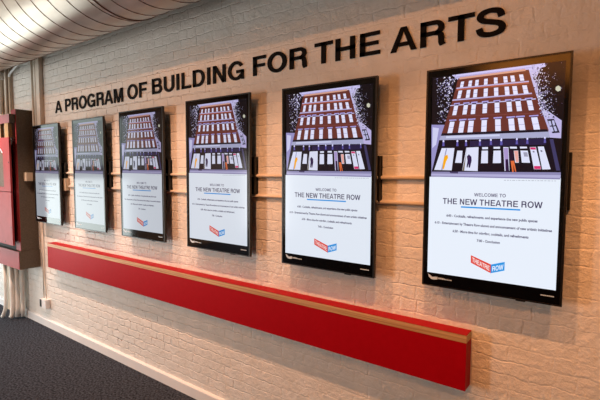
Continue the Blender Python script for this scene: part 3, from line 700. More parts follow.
(9, 110, 104, 150, 149, 770, 147, 772, 149, 774, 153, 774, 153, 771),
(7, 190, 185, 225, 172, 885, 176, 885, 177, 882, 173, 881, 169, 883),
(8, 228, 228, 250, 131, 934, 135, 932, 131, 930, 127, 932, 126, 935),
(9, 110, 104, 150, 165, 916, 171, 917, 174, 914, 171, 912, 166, 913),
(7, 110, 104, 150, 164, 949, 163, 947, 158, 947, 156, 950, 161, 951),
(8, 190, 185, 225, 182, 938, 181, 941, 185, 942, 188, 940, 186, 938),
(9, 110, 104, 150, 125, 934, 128, 934, 129, 932, 128, 931, 124, 932),
(7, 110, 104, 150, 151, 930, 154, 930, 155, 928, 153, 927, 151, 928),
(8, 150, 145, 195, 187, 886, 184, 890, 190, 890, 196, 888, 193, 886),
(9, 190, 185, 225, 135, 934, 138, 934, 138, 932, 135, 930, 132, 933),
(7, 228, 228, 250, 185, 948, 182, 949, 183, 950, 186, 951, 188, 949),
(8, 205, 198, 230, 141, 939, 143, 935, 140, 934, 135, 936, 137, 938),
(9, 150, 145, 195, 215, 943, 207, 943, 204, 947, 211, 948, 218, 946),
(7, 228, 228, 250, 161, 907, 166, 907, 167, 905, 164, 903, 160, 905),
(8, 228, 228, 250, 145, 956, 137, 958, 139, 962, 147, 962, 151, 958),
(9, 150, 145, 195, 201, 908, 206, 907, 206, 904, 202, 902, 199, 905),
(7, 228, 228, 250, 217, 942, 222, 940, 225, 936, 218, 935, 216, 939),
(8, 205, 198, 230, 159, 817, 161, 818, 166, 818, 166, 815, 161, 815),
(9, 150, 145, 195, 86, 960, 90, 960, 91, 958, 88, 957, 85, 958),
(7, 110, 104, 150, 130, 796, 127, 794, 123, 795, 122, 797, 126, 797),
(8, 110, 104, 150, 130, 790, 129, 791, 131, 792, 132, 790, 132, 789),
(9, 190, 185, 225, 137, 933, 139, 935, 143, 934, 144, 933, 141, 932),
(7, 190, 185, 225, 167, 913, 167, 918, 172, 919, 175, 916, 173, 913),
(8, 150, 145, 195, 152, 938, 154, 936, 151, 934, 147, 935, 145, 939),
(9, 190, 185, 225, 120, 906, 125, 907, 131, 905, 128, 901, 122, 903),
(7, 110, 104, 150, 872, 790, 875, 789, 875, 787, 872, 787, 871, 788),
(8, 150, 145, 195, 769, 920, 767, 919, 764, 921, 765, 923, 768, 922),
(9, 190, 185, 225, 874, 769, 872, 771, 873, 774, 876, 774, 880, 770),
(7, 110, 104, 150, 835, 811, 838, 809, 836, 806, 830, 808, 830, 810),
(8, 110, 104, 150, 871, 756, 876, 754, 875, 751, 869, 752, 867, 754),
(9, 110, 104, 150, 838, 904, 835, 903, 831, 906, 833, 907, 838, 907),
(7, 190, 185, 225, 787, 958, 784, 958, 782, 959, 783, 960, 786, 959),
(8, 190, 185, 225, 840, 874, 841, 876, 846, 876, 846, 873, 842, 872),
(9, 190, 185, 225, 780, 900, 779, 902, 782, 902, 784, 901, 783, 899),
(7, 228, 228, 250, 826, 800, 826, 802, 829, 802, 830, 800, 829, 799),
(8, 110, 104, 150, 923, 899, 922, 899, 923, 900, 924, 899, 924, 899),
(9, 205, 198, 230, 841, 816, 836, 820, 839, 822, 843, 821, 846, 819),
(7, 228, 228, 250, 913, 822, 914, 820, 912, 819, 910, 821, 910, 822),
(8, 150, 145, 195, 758, 940, 754, 941, 757, 943, 760, 942, 762, 940),
(9, 110, 104, 150, 850, 774, 847, 772, 845, 775, 846, 777, 849, 776),
(7, 150, 145, 195, 814, 946, 811, 948, 812, 949, 815, 950, 817, 947),
(8, 228, 228, 250, 872, 893, 872, 892, 871, 891, 869, 892, 869, 893),
(9, 150, 145, 195, 774, 964, 776, 962, 776, 960, 772, 961, 770, 963),
(7, 190, 185, 225, 775, 954, 779, 952, 777, 950, 774, 951, 774, 953),
(8, 228, 228, 250, 828, 840, 830, 843, 836, 841, 838, 839, 832, 837),
(9, 150, 145, 195, 789, 879, 793, 876, 792, 873, 784, 874, 783, 878),
(7, 205, 198, 230, 812, 850, 810, 850, 808, 852, 810, 853, 812, 852),
(8, 228, 228, 250, 843, 873, 841, 873, 839, 874, 841, 875, 844, 875),
(9, 150, 145, 195, 795, 952, 794, 950, 790, 950, 788, 953, 791, 954),
(7, 190, 185, 225, 824, 925, 825, 923, 823, 922, 821, 924, 822, 926),
(8, 205, 198, 230, 910, 782, 910, 783, 910, 784, 911, 784, 912, 783),
(9, 190, 185, 225, 806, 930, 808, 929, 807, 928, 804, 928, 805, 929),
(7, 228, 228, 250, 847, 770, 844, 772, 847, 774, 851, 774, 852, 769),
(8, 190, 185, 225, 842, 869, 840, 867, 836, 866, 833, 869, 837, 871),
(9, 228, 228, 250, 866, 758, 866, 757, 864, 756, 862, 758, 865, 759),
(7, 190, 185, 225, 848, 788, 848, 790, 850, 790, 851, 789, 850, 788),
(8, 228, 228, 250, 807, 933, 802, 932, 797, 934, 800, 937, 804, 936),
(9, 110, 104, 150, 893, 752, 896, 752, 897, 751, 895, 750, 893, 750),
(7, 190, 185, 225, 817, 802, 818, 799, 813, 798, 811, 800, 812, 804),
(8, 190, 185, 225, 841, 912, 845, 913, 849, 913, 848, 910, 844, 910),
(9, 205, 198, 230, 857, 848, 859, 845, 858, 843, 854, 844, 855, 846),
(7, 205, 198, 230, 850, 895, 850, 893, 848, 893, 845, 894, 847, 896),
(8, 205, 198, 230, 815, 874, 817, 875, 818, 873, 817, 871, 815, 872),
(9, 228, 228, 250, 819, 944, 824, 942, 824, 940, 820, 940, 816, 942),
(7, 205, 198, 230, 800, 899, 796, 897, 791, 899, 794, 903, 798, 902),
(8, 228, 228, 250, 798, 864, 793, 865, 792, 867, 795, 869, 799, 866),
(9, 150, 145, 195, 826, 895, 820, 898, 824, 902, 829, 901, 829, 897),
(7, 110, 104, 150, 802, 916, 803, 918, 805, 918, 806, 917, 805, 915),
(8, 150, 145, 195, 759, 964, 764, 963, 765, 959, 759, 957, 754, 962),
(9, 205, 198, 230, 842, 895, 839, 898, 842, 901, 847, 900, 845, 896),
(7, 110, 104, 150, 837, 760, 840, 762, 844, 760, 842, 758, 839, 758),
(8, 205, 198, 230, 780, 931, 781, 927, 777, 926, 774, 929, 775, 931),
(9, 110, 104, 150, 914, 822, 911, 821, 909, 823, 909, 825, 912, 825),
(7, 190, 185, 225, 893, 901, 893, 903, 896, 904, 898, 902, 896, 901),
(8, 150, 145, 195, 758, 958, 765, 956, 764, 951, 757, 951, 753, 956),
(9, 205, 198, 230, 860, 850, 856, 848, 853, 851, 854, 854, 859, 853),
(7, 110, 104, 150, 902, 838, 899, 837, 897, 839, 898, 840, 902, 839),
(8, 190, 185, 225, 837, 765, 835, 764, 832, 765, 832, 767, 837, 767),
(9, 205, 198, 230, 835, 917, 834, 916, 832, 914, 831, 916, 832, 918),
(7, 205, 198, 230, 758, 959, 753, 961, 754, 965, 759, 965, 765, 960),
(8, 150, 145, 195, 840, 793, 832, 795, 832, 798, 838, 800, 841, 797),
(9, 205, 198, 230, 846, 767, 850, 764, 847, 760, 841, 762, 839, 766),
(7, 205, 198, 230, 795, 845, 795, 842, 792, 841, 788, 844, 791, 846),
(8, 110, 104, 150, 862, 872, 865, 871, 866, 869, 863, 869, 861, 870),
(9, 205, 198, 230, 868, 781, 861, 782, 859, 784, 862, 786, 867, 785),
(7, 110, 104, 150, 797, 947, 793, 948, 793, 951, 796, 952, 799, 949),
(8, 228, 228, 250, 805, 939, 803, 940, 801, 941, 803, 942, 805, 941),
(9, 190, 185, 225, 815, 848, 814, 845, 810, 844, 807, 846, 809, 848),
(7, 205, 198, 230, 879, 809, 879, 810, 880, 811, 882, 810, 881, 809),
(8, 150, 145, 195, 891, 910, 893, 908, 892, 907, 890, 908, 889, 909),
(9, 150, 145, 195, 808, 852, 812, 852, 814, 849, 808, 849, 806, 850),
(7, 228, 228, 250, 816, 904, 814, 901, 810, 902, 808, 904, 811, 906),
(8, 228, 228, 250, 816, 827, 811, 824, 806, 824, 803, 828, 809, 830),
(9, 228, 228, 250, 776, 925, 776, 926, 779, 926, 779, 924, 776, 924),
(7, 190, 185, 225, 841, 812, 844, 815, 847, 816, 851, 811, 846, 811),
(8, 228, 228, 250, 809, 866, 814, 865, 815, 862, 811, 861, 809, 863),
(9, 110, 104, 150, 840, 762, 840, 765, 844, 766, 846, 764, 845, 762),
(7, 228, 228, 250, 772, 927, 775, 926, 776, 923, 772, 923, 771, 925),
(8, 228, 228, 250, 852, 891, 853, 890, 852, 889, 851, 889, 849, 890),
(9, 110, 104, 150, 848, 895, 851, 895, 852, 893, 849, 891, 848, 894),
(7, 150, 145, 195, 786, 896, 784, 897, 784, 899, 787, 899, 789, 897),
(8, 190, 185, 225, 779, 889, 779, 893, 787, 892, 788, 889, 784, 887),
(9, 190, 185, 225, 764, 961, 766, 962, 769, 960, 767, 959, 763, 959),
(7, 190, 185, 225, 883, 823, 888, 821, 886, 818, 882, 818, 880, 821),
(8, 205, 198, 230, 786, 903, 785, 905, 790, 906, 795, 903, 789, 902),
(9, 228, 228, 250, 833, 848, 835, 847, 835, 846, 833, 846, 832, 847),
(7, 228, 228, 250, 801, 907, 802, 905, 800, 904, 798, 905, 798, 906),
(8, 205, 198, 230, 769, 945, 764, 945, 762, 948, 766, 951, 772, 949),
(9, 110, 104, 150, 942, 854, 941, 854, 940, 854, 939, 855, 941, 855),
(7, 150, 145, 195, 848, 857, 852, 855, 852, 853, 847, 854, 845, 856),
(8, 228, 228, 250, 798, 881, 796, 886, 800, 887, 804, 885, 804, 881),
(9, 205, 198, 230, 868, 761, 873, 761, 876, 759, 873, 756, 869, 757),
(7, 190, 185, 225, 846, 847, 842, 847, 841, 850, 844, 852, 849, 850),
(8, 205, 198, 230, 816, 885, 821, 885, 822, 883, 819, 882, 814, 883),
(9, 150, 145, 195, 888, 798, 889, 796, 886, 796, 883, 797, 885, 799),
(7, 150, 145, 195, 834, 879, 834, 877, 831, 877, 830, 878, 832, 879),
(8, 110, 104, 150, 947, 802, 945, 803, 945, 804, 947, 805, 949, 803),
(9, 205, 198, 230, 856, 799, 852, 799, 853, 801, 857, 801, 858, 800),
(7, 190, 185, 225, 788, 894, 795, 894, 795, 889, 788, 889, 785, 892),
(8, 150, 145, 195, 820, 802, 822, 803, 825, 802, 825, 798, 821, 799),
(9, 110, 104, 150, 833, 885, 831, 885, 829, 887, 831, 888, 834, 887),
(7, 228, 228, 250, 814, 929, 812, 927, 808, 928, 807, 931, 813, 932),
(8, 190, 185, 225, 800, 843, 806, 841, 806, 839, 804, 836, 798, 839),
(9, 110, 104, 150, 798, 935, 799, 936, 800, 935, 801, 934, 799, 934),
(7, 228, 228, 250, 818, 930, 817, 929, 816, 930, 815, 932, 817, 931),
(8, 110, 104, 150, 857, 899, 859, 899, 859, 898, 858, 898, 856, 899),
(9, 190, 185, 225, 877, 862, 875, 862, 873, 863, 875, 865, 878, 863),
(7, 110, 104, 150, 884, 855, 884, 857, 885, 856, 886, 856, 885, 855),
(8, 110, 104, 150, 844, 910, 842, 908, 841, 910, 841, 911, 843, 911),
(9, 205, 198, 230, 831, 816, 836, 814, 835, 811, 829, 811, 829, 814),
(7, 228, 228, 250, 846, 773, 846, 770, 844, 767, 841, 770, 841, 773),
(8, 205, 198, 230, 847, 781, 844, 780, 841, 781, 841, 783, 844, 784),
(9, 205, 198, 230, 844, 808, 841, 810, 842, 811, 844, 811, 846, 809),
(7, 110, 104, 150, 820, 842, 819, 845, 822, 846, 825, 844, 824, 842),
(8, 110, 104, 150, 834, 964, 836, 962, 837, 961, 833, 960, 832, 962),
(9, 190, 185, 225, 830, 773, 828, 774, 828, 775, 830, 775, 831, 774),
(7, 150, 145, 195, 898, 782, 900, 784, 903, 782, 903, 780, 900, 781),
(8, 228, 228, 250, 841, 813, 843, 812, 841, 810, 838, 811, 839, 813),
(9, 150, 145, 195, 853, 869, 854, 870, 856, 869, 856, 868, 854, 868),
(7, 205, 198, 230, 844, 958, 846, 958, 847, 957, 845, 956, 843, 957),
(8, 110, 104, 150, 819, 779, 821, 780, 823, 780, 824, 778, 821, 777),
(9, 150, 145, 195, 794, 884, 797, 882, 795, 881, 793, 882, 793, 883),
(7, 110, 104, 150, 895, 802, 894, 804, 896, 805, 899, 804, 898, 802),
(8, 110, 104, 150, 784, 925, 788, 924, 785, 921, 781, 922, 780, 924),
(9, 205, 198, 230, 766, 920, 760, 921, 757, 925, 763, 927, 768, 924),
(7, 228, 228, 250, 770, 919, 767, 918, 765, 919, 766, 921, 768, 920),
(8, 110, 104, 150, 831, 868, 836, 869, 837, 867, 836, 865, 831, 866),
(9, 228, 228, 250, 806, 841, 808, 841, 808, 839, 806, 838, 804, 840),
(7, 205, 198, 230, 784, 929, 780, 933, 787, 936, 794, 931, 789, 927),
(8, 205, 198, 230, 826, 866, 824, 869, 826, 871, 832, 871, 831, 866),
(9, 228, 228, 250, 805, 896, 809, 895, 808, 892, 803, 893, 802, 896),
(7, 150, 145, 195, 865, 761, 868, 762, 869, 760, 868, 758, 864, 758),
(8, 190, 185, 225, 764, 943, 758, 947, 765, 950, 770, 947, 768, 944),
(9, 228, 228, 250, 817, 844, 819, 846, 825, 844, 823, 840, 818, 841),
(7, 150, 145, 195, 907, 840, 906, 840, 905, 841, 907, 841, 908, 841),
(8, 190, 185, 225, 816, 817, 812, 820, 815, 823, 820, 821, 820, 818),
(9, 205, 198, 230, 803, 915, 804, 913, 801, 913, 798, 914, 801, 916),
(7, 110, 104, 150, 825, 840, 821, 839, 818, 841, 822, 843, 825, 842),
(8, 150, 145, 195, 789, 942, 786, 944, 790, 946, 793, 944, 796, 942),
(9, 205, 198, 230, 775, 881, 782, 883, 786, 878, 783, 874, 777, 876),
(7, 228, 228, 250, 781, 951, 784, 948, 781, 947, 778, 947, 778, 949),
(8, 190, 185, 225, 768, 920, 769, 916, 765, 916, 762, 918, 763, 921),
(9, 150, 145, 195, 811, 805, 808, 805, 806, 807, 809, 808, 813, 807),
(7, 150, 145, 195, 805, 830, 806, 829, 805, 828, 804, 829, 804, 830),
(8, 190, 185, 225, 861, 849, 859, 847, 856, 848, 856, 849, 858, 850),
(9, 190, 185, 225, 848, 875, 846, 878, 847, 881, 851, 879, 852, 876),
(7, 110, 104, 150, 830, 912, 829, 915, 833, 914, 836, 913, 833, 911),
(8, 205, 198, 230, 882, 812, 886, 810, 885, 808, 882, 808, 879, 810),
(9, 205, 198, 230, 844, 853, 842, 852, 839, 853, 839, 855, 843, 856),
(7, 110, 104, 150, 896, 749, 894, 750, 895, 751, 897, 751, 898, 750),
(8, 228, 228, 250, 856, 866, 859, 865, 860, 863, 857, 863, 855, 864),
(9, 110, 104, 150, 783, 898, 781, 898, 779, 900, 781, 901, 783, 900),
(7, 150, 145, 195, 797, 938, 802, 938, 805, 933, 800, 932, 795, 935),
(8, 190, 185, 225, 831, 804, 834, 804, 835, 802, 832, 801, 828, 802),
(9, 228, 228, 250, 808, 861, 810, 862, 815, 861, 815, 859, 809, 859),
(7, 228, 228, 250, 847, 814, 847, 817, 852, 817, 855, 813, 851, 811),
(8, 228, 228, 250, 830, 847, 831, 846, 829, 845, 828, 846, 827, 847),
(9, 110, 104, 150, 790, 868, 788, 870, 790, 871, 792, 870, 792, 869),
(7, 205, 198, 230, 816, 836, 808, 836, 808, 840, 811, 842, 819, 841),
(8, 110, 104, 150, 822, 776, 828, 777, 832, 774, 830, 771, 822, 771),
(9, 150, 145, 195, 822, 931, 821, 929, 819, 931, 818, 932, 821, 932),
(7, 205, 198, 230, 807, 890, 804, 891, 803, 893, 806, 894, 809, 892),
(8, 150, 145, 195, 885, 808, 882, 809, 883, 811, 886, 811, 887, 809),
(9, 190, 185, 225, 770, 928, 776, 929, 780, 926, 779, 922, 772, 924),
(7, 205, 198, 230, 868, 769, 867, 765, 863, 765, 860, 768, 863, 771),
(8, 110, 104, 150, 773, 928, 771, 930, 774, 931, 778, 929, 775, 928),
(9, 110, 104, 150, 878, 819, 877, 821, 879, 824, 882, 821, 881, 818),
(7, 205, 198, 230, 835, 815, 837, 817, 843, 815, 843, 813, 838, 812),
(8, 110, 104, 150, 876, 823, 878, 826, 881, 824, 883, 823, 880, 822),
(9, 228, 228, 250, 782, 919, 788, 918, 788, 915, 782, 915, 781, 917),
(7, 190, 185, 225, 858, 894, 859, 895, 861, 894, 861, 892, 858, 892),
(8, 150, 145, 195, 862, 807, 864, 808, 865, 808, 866, 807, 864, 806),
(9, 190, 185, 225, 779, 921, 785, 921, 788, 920, 786, 917, 780, 918),
(7, 150, 145, 195, 882, 779, 884, 778, 883, 778, 881, 778, 880, 779),
(8, 205, 198, 230, 799, 908, 796, 909, 799, 911, 802, 910, 801, 908),
(9, 110, 104, 150, 824, 762, 827, 764, 831, 763, 832, 759, 826, 760),
(7, 205, 198, 230, 875, 828, 873, 828, 870, 828, 871, 830, 873, 830),
(8, 205, 198, 230, 772, 917, 766, 918, 764, 921, 769, 923, 773, 920),
(9, 150, 145, 195, 830, 812, 826, 814, 828, 816, 832, 816, 832, 814),
(7, 205, 198, 230, 859, 798, 858, 801, 862, 801, 865, 800, 864, 797),
(8, 205, 198, 230, 812, 861, 814, 857, 813, 854, 807, 855, 805, 860),
(9, 228, 228, 250, 897, 773, 895, 774, 897, 774, 898, 774, 898, 773),
(7, 110, 104, 150, 802, 851, 803, 849, 801, 848, 798, 850, 799, 851),
(8, 150, 145, 195, 910, 750, 911, 747, 907, 745, 904, 748, 906, 750),
(9, 110, 104, 150, 764, 955, 761, 956, 761, 958, 763, 958, 764, 956),
(7, 110, 104, 150, 849, 772, 846, 772, 846, 774, 848, 774, 849, 773),
(8, 110, 104, 150, 850, 873, 853, 872, 853, 871, 851, 870, 849, 871),
(9, 110, 104, 150, 822, 839, 825, 840, 827, 838, 825, 837, 823, 837),
(7, 205, 198, 230, 901, 918, 899, 920, 898, 921, 901, 922, 902, 920),
(8, 205, 198, 230, 823, 771, 824, 768, 820, 768, 818, 771, 821, 772),
(9, 205, 198, 230, 811, 850, 808, 851, 808, 852, 811, 852, 812, 851),
(7, 190, 185, 225, 773, 888, 777, 890, 784, 889, 783, 887, 778, 886),
(8, 110, 104, 150, 911, 896, 913, 896, 914, 894, 912, 893, 910, 895),
(9, 190, 185, 225, 834, 790, 834, 792, 839, 792, 840, 790, 837, 789),
(7, 228, 228, 250, 804, 919, 807, 919, 808, 918, 807, 917, 805, 918),
(8, 205, 198, 230, 844, 859, 848, 859, 851, 858, 849, 856, 845, 856),
(9, 205, 198, 230, 857, 817, 860, 819, 863, 818, 863, 816, 860, 816),
(7, 228, 228, 250, 791, 846, 790, 847, 790, 849, 793, 848, 793, 847),
(8, 205, 198, 230, 886, 826, 885, 828, 886, 829, 887, 828, 887, 827),
(9, 190, 185, 225, 766, 954, 772, 957, 776, 953, 773, 950, 768, 951),
(7, 150, 145, 195, 828, 821, 831, 822, 833, 821, 833, 820, 830, 820),
(8, 228, 228, 250, 897, 786, 899, 786, 899, 784, 897, 784, 896, 785),
(9, 190, 185, 225, 888, 780, 889, 779, 888, 778, 885, 779, 886, 780),
(7, 190, 185, 225, 819, 855, 822, 854, 825, 852, 821, 851, 817, 852),
(8, 205, 198, 230, 881, 750, 879, 751, 878, 754, 881, 753, 883, 752),
(9, 228, 228, 250, 851, 796, 850, 795, 845, 795, 845, 797, 849, 798),
(7, 205, 198, 230, 759, 929, 752, 932, 755, 936, 762, 935, 765, 931),
(8, 110, 104, 150, 881, 761, 879, 759, 877, 760, 876, 762, 879, 763),
(9, 205, 198, 230, 823, 790, 822, 789, 820, 788, 817, 790, 819, 791),
(7, 190, 185, 225, 889, 839, 887, 841, 888, 842, 890, 843, 891, 840),
(8, 110, 104, 150, 855, 930, 858, 930, 859, 929, 858, 928, 856, 929),
(9, 190, 185, 225, 832, 794, 833, 797, 841, 796, 842, 791, 835, 791),
(7, 190, 185, 225, 856, 945, 857, 946, 860, 945, 859, 943, 855, 944),
(8, 110, 104, 150, 946, 942, 946, 941, 945, 942, 944, 942, 945, 943),
(9, 205, 198, 230, 892, 776, 895, 775, 896, 772, 893, 771, 890, 774),
(7, 150, 145, 195, 864, 853, 866, 856, 870, 855, 870, 853, 868, 851),
(8, 150, 145, 195, 887, 759, 885, 761, 885, 762, 889, 762, 891, 760),
(9, 205, 198, 230, 753, 943, 755, 946, 760, 944, 762, 942, 756, 941),
(7, 190, 185, 225, 857, 761, 860, 764, 866, 761, 864, 758, 859, 759),
(8, 228, 228, 250, 812, 790, 818, 791, 823, 788, 818, 785, 811, 787),
(9, 150, 145, 195, 867, 789, 868, 791, 871, 790, 871, 789, 869, 787),
(7, 110, 104, 150, 851, 755, 851, 759, 855, 760, 858, 756, 855, 754),
(8, 150, 145, 195, 817, 847, 813, 852, 818, 855, 821, 853, 825, 849),
(9, 190, 185, 225, 798, 881, 800, 880, 801, 879, 799, 878, 796, 880),
(7, 110, 104, 150, 790, 853, 794, 853, 796, 849, 792, 847, 789, 851),
(8, 228, 228, 250, 863, 780, 861, 780, 862, 781, 863, 782, 864, 780),
(9, 190, 185, 225, 912, 814, 915, 813, 914, 811, 912, 811, 911, 813),
(7, 190, 185, 225, 825, 826, 820, 825, 817, 827, 818, 830, 823, 829),
(8, 190, 185, 225, 815, 870, 819, 868, 815, 867, 811, 868, 812, 871),
(9, 190, 185, 225, 802, 893, 807, 891, 807, 888, 802, 888, 799, 890),
(7, 110, 104, 150, 792, 885, 790, 884, 789, 885, 789, 887, 791, 886),
(8, 150, 145, 195, 765, 952, 766, 949, 761, 947, 756, 951, 760, 952),
(9, 190, 185, 225, 905, 765, 904, 765, 903, 766, 904, 766, 905, 766),
(7, 150, 145, 195, 850, 838, 845, 836, 839, 837, 842, 841, 846, 842),
(8, 190, 185, 225, 840, 795, 843, 794, 840, 792, 837, 792, 836, 794),
(9, 228, 228, 250, 773, 913, 777, 915, 783, 914, 782, 910, 777, 910),
(7, 205, 198, 230, 833, 925, 831, 928, 832, 930, 836, 929, 837, 926),
(8, 205, 198, 230, 801, 863, 795, 866, 796, 869, 800, 869, 805, 866),
(9, 190, 185, 225, 784, 911, 781, 912, 782, 914, 784, 914, 785, 912),
(7, 150, 145, 195, 765, 963, 771, 961, 772, 958, 765, 958, 761, 961),
(8, 110, 104, 150, 834, 785, 834, 782, 830, 782, 829, 785, 831, 786),
(9, 228, 228, 250, 826, 928, 825, 925, 820, 927, 821, 929, 824, 930),
(7, 150, 145, 195, 856, 771, 858, 770, 858, 768, 856, 768, 854, 769),
(8, 190, 185, 225, 800, 847, 800, 849, 803, 848, 803, 846, 801, 847),
(9, 190, 185, 225, 793, 878, 787, 879, 786, 885, 792, 884, 795, 882),
(7, 190, 185, 225, 806, 896, 808, 895, 805, 894, 801, 894, 802, 897),
(8, 228, 228, 250, 792, 963, 795, 962, 794, 960, 792, 960, 791, 961),
(9, 150, 145, 195, 807, 911, 807, 910, 805, 909, 803, 911, 805, 912),
(7, 150, 145, 195, 817, 957, 816, 958, 816, 959, 819, 959, 819, 958),
(8, 205, 198, 230, 802, 953, 804, 950, 801, 949, 797, 950, 799, 951),
(9, 150, 145, 195, 862, 779, 856, 779, 858, 783, 863, 784, 865, 780),
(7, 228, 228, 250, 830, 793, 825, 791, 818, 792, 818, 796, 825, 797),
(8, 190, 185, 225, 816, 918, 817, 917, 815, 916, 813, 917, 814, 918),
(9, 205, 198, 230, 831, 793, 830, 791, 829, 791, 826, 793, 828, 794),
(7, 190, 185, 225, 852, 923, 853, 924, 855, 924, 855, 923, 854, 923),
(8, 205, 198, 230, 856, 787, 854, 788, 855, 789, 857, 790, 858, 788),
(9, 190, 185, 225, 941, 863, 943, 861, 940, 861, 937, 861, 938, 863),
(7, 205, 198, 230, 791, 947, 793, 949, 797, 949, 799, 946, 794, 944),
(8, 228, 228, 250, 777, 900, 776, 899, 774, 899, 773, 901, 776, 901),
(9, 205, 198, 230, 805, 896, 802, 897, 802, 899, 804, 900, 805, 898),
(7, 190, 185, 225, 784, 920, 787, 918, 782, 916, 778, 918, 778, 921),
(8, 190, 185, 225, 774, 956, 770, 956, 766, 958, 769, 961, 773, 960),
(9, 190, 185, 225, 783, 888, 787, 891, 791, 890, 793, 886, 788, 885),
(7, 228, 228, 250, 882, 848, 885, 846, 882, 845, 877, 846, 879, 848),
(8, 150, 145, 195, 787, 862, 782, 865, 787, 867, 794, 866, 793, 863),
(9, 228, 228, 250, 832, 830, 830, 829, 824, 830, 824, 833, 832, 833),
(7, 205, 198, 230, 782, 920, 779, 917, 771, 919, 774, 923, 779, 923),
(8, 150, 145, 195, 885, 909, 886, 907, 883, 906, 882, 908, 883, 910),
(9, 205, 198, 230, 762, 963, 764, 960, 764, 957, 759, 958, 757, 962),
(7, 228, 228, 250, 825, 803, 829, 805, 834, 803, 834, 801, 830, 800),
(8, 228, 228, 250, 864, 822, 865, 819, 862, 818, 859, 820, 861, 821),
(9, 205, 198, 230, 798, 831, 796, 833, 802, 835, 804, 832, 803, 829),
(7, 190, 185, 225, 842, 779, 838, 776, 832, 776, 830, 780, 835, 782),
(8, 150, 145, 195, 924, 761, 924, 760, 922, 760, 919, 760, 921, 762),
(9, 110, 104, 150, 845, 962, 849, 963, 850, 961, 848, 960, 845, 961),
(7, 110, 104, 150, 777, 897, 775, 897, 773, 898, 774, 899, 775, 899),
(8, 205, 198, 230, 861, 910, 857, 911, 858, 913, 860, 914, 862, 912),
(9, 110, 104, 150, 811, 955, 810, 957, 811, 959, 814, 958, 813, 956),
(7, 228, 228, 250, 820, 834, 823, 832, 821, 829, 817, 830, 815, 833),
(8, 190, 185, 225, 813, 931, 811, 932, 810, 934, 814, 934, 815, 932),
(9, 228, 228, 250, 782, 901, 783, 904, 786, 905, 788, 902, 786, 900),
(7, 228, 228, 250, 800, 941, 800, 938, 795, 938, 792, 940, 795, 941),
(8, 150, 145, 195, 777, 932, 776, 936, 780, 937, 784, 934, 783, 932),
(9, 190, 185, 225, 837, 763, 836, 765, 838, 766, 840, 764, 840, 764),
(7, 110, 104, 150, 820, 913, 816, 913, 815, 914, 817, 916, 820, 915),
(8, 110, 104, 150, 822, 959, 818, 961, 818, 963, 820, 965, 825, 962),
(9, 228, 228, 250, 808, 903, 811, 901, 808, 898, 803, 901, 804, 904),
(7, 205, 198, 230, 769, 913, 768, 915, 770, 916, 772, 915, 771, 913),
(8, 228, 228, 250, 822, 828, 822, 832, 828, 832, 831, 830, 829, 828),
(9, 110, 104, 150, 860, 828, 864, 826, 863, 824, 859, 824, 858, 826),
(7, 190, 185, 225, 888, 792, 887, 793, 889, 793, 891, 792, 889, 792),
(8, 190, 185, 225, 880, 769, 881, 770, 884, 770, 884, 768, 882, 767),
(9, 228, 228, 250, 844, 775, 847, 777, 850, 776, 850, 775, 847, 774),
(7, 110, 104, 150, 895, 792, 892, 791, 888, 792, 890, 794, 893, 794),
(8, 190, 185, 225, 862, 916, 860, 917, 861, 919, 864, 918, 863, 917),
(9, 150, 145, 195, 860, 858, 859, 856, 857, 856, 855, 858, 857, 859),
(7, 190, 185, 225, 935, 959, 934, 959, 933, 960, 934, 961, 935, 960),
(8, 228, 228, 250, 802, 808, 804, 811, 809, 812, 811, 809, 807, 808),
(9, 228, 228, 250, 816, 838, 816, 835, 812, 832, 806, 836, 808, 839),
(7, 190, 185, 225, 809, 947, 810, 946, 809, 945, 807, 946, 807, 947),
(8, 228, 228, 250, 875, 761, 877, 763, 881, 761, 882, 759, 876, 759),
(9, 228, 228, 250, 852, 897, 854, 895, 849, 894, 847, 897, 850, 899),
(7, 110, 104, 150, 838, 925, 836, 928, 839, 930, 842, 928, 842, 926),
(8, 205, 198, 230, 815, 809, 813, 811, 817, 811, 819, 810, 818, 808),
(9, 205, 198, 230, 823, 818, 819, 819, 818, 821, 820, 821, 823, 821),
(7, 190, 185, 225, 825, 854, 829, 855, 833, 855, 833, 851, 829, 851),
(8, 205, 198, 230, 874, 795, 878, 795, 881, 792, 877, 789, 873, 791),
(9, 110, 104, 150, 851, 776, 854, 779, 857, 778, 858, 776, 856, 776),
(7, 205, 198, 230, 899, 912, 898, 913, 897, 914, 899, 915, 901, 913),
(8, 228, 228, 250, 856, 777, 852, 779, 855, 782, 858, 781, 860, 777),
(9, 228, 228, 250, 838, 907, 838, 909, 842, 909, 844, 908, 842, 906),
(7, 150, 145, 195, 840, 852, 842, 854, 845, 852, 845, 850, 841, 850),
(8, 205, 198, 230, 856, 851, 855, 850, 854, 850, 852, 851, 854, 853),
(9, 110, 104, 150, 810, 873, 805, 873, 803, 876, 806, 877, 809, 876),
(7, 190, 185, 225, 822, 940, 818, 938, 813, 940, 815, 942, 820, 943),
(8, 228, 228, 250, 809, 839, 814, 835, 809, 833, 804, 834, 803, 838),
(9, 190, 185, 225, 767, 954, 760, 956, 759, 959, 764, 961, 767, 958),
(7, 205, 198, 230, 834, 822, 838, 822, 838, 820, 835, 820, 833, 821),
(8, 228, 228, 250, 788, 908, 787, 906, 785, 907, 782, 908, 784, 909),
(9, 205, 198, 230, 868, 886, 867, 883, 864, 884, 863, 886, 866, 887),
(7, 150, 145, 195, 849, 771, 850, 769, 847, 767, 844, 769, 845, 772),
(8, 190, 185, 225, 883, 808, 884, 807, 885, 806, 883, 806, 881, 807),
(9, 190, 185, 225, 859, 769, 856, 765, 851, 767, 851, 769, 854, 771),
(7, 190, 185, 225, 871, 803, 869, 804, 869, 807, 874, 806, 874, 804),
(8, 110, 104, 150, 868, 775, 869, 773, 867, 771, 862, 773, 862, 776),
(9, 110, 104, 150, 914, 762, 915, 761, 914, 761, 913, 761, 913, 762),
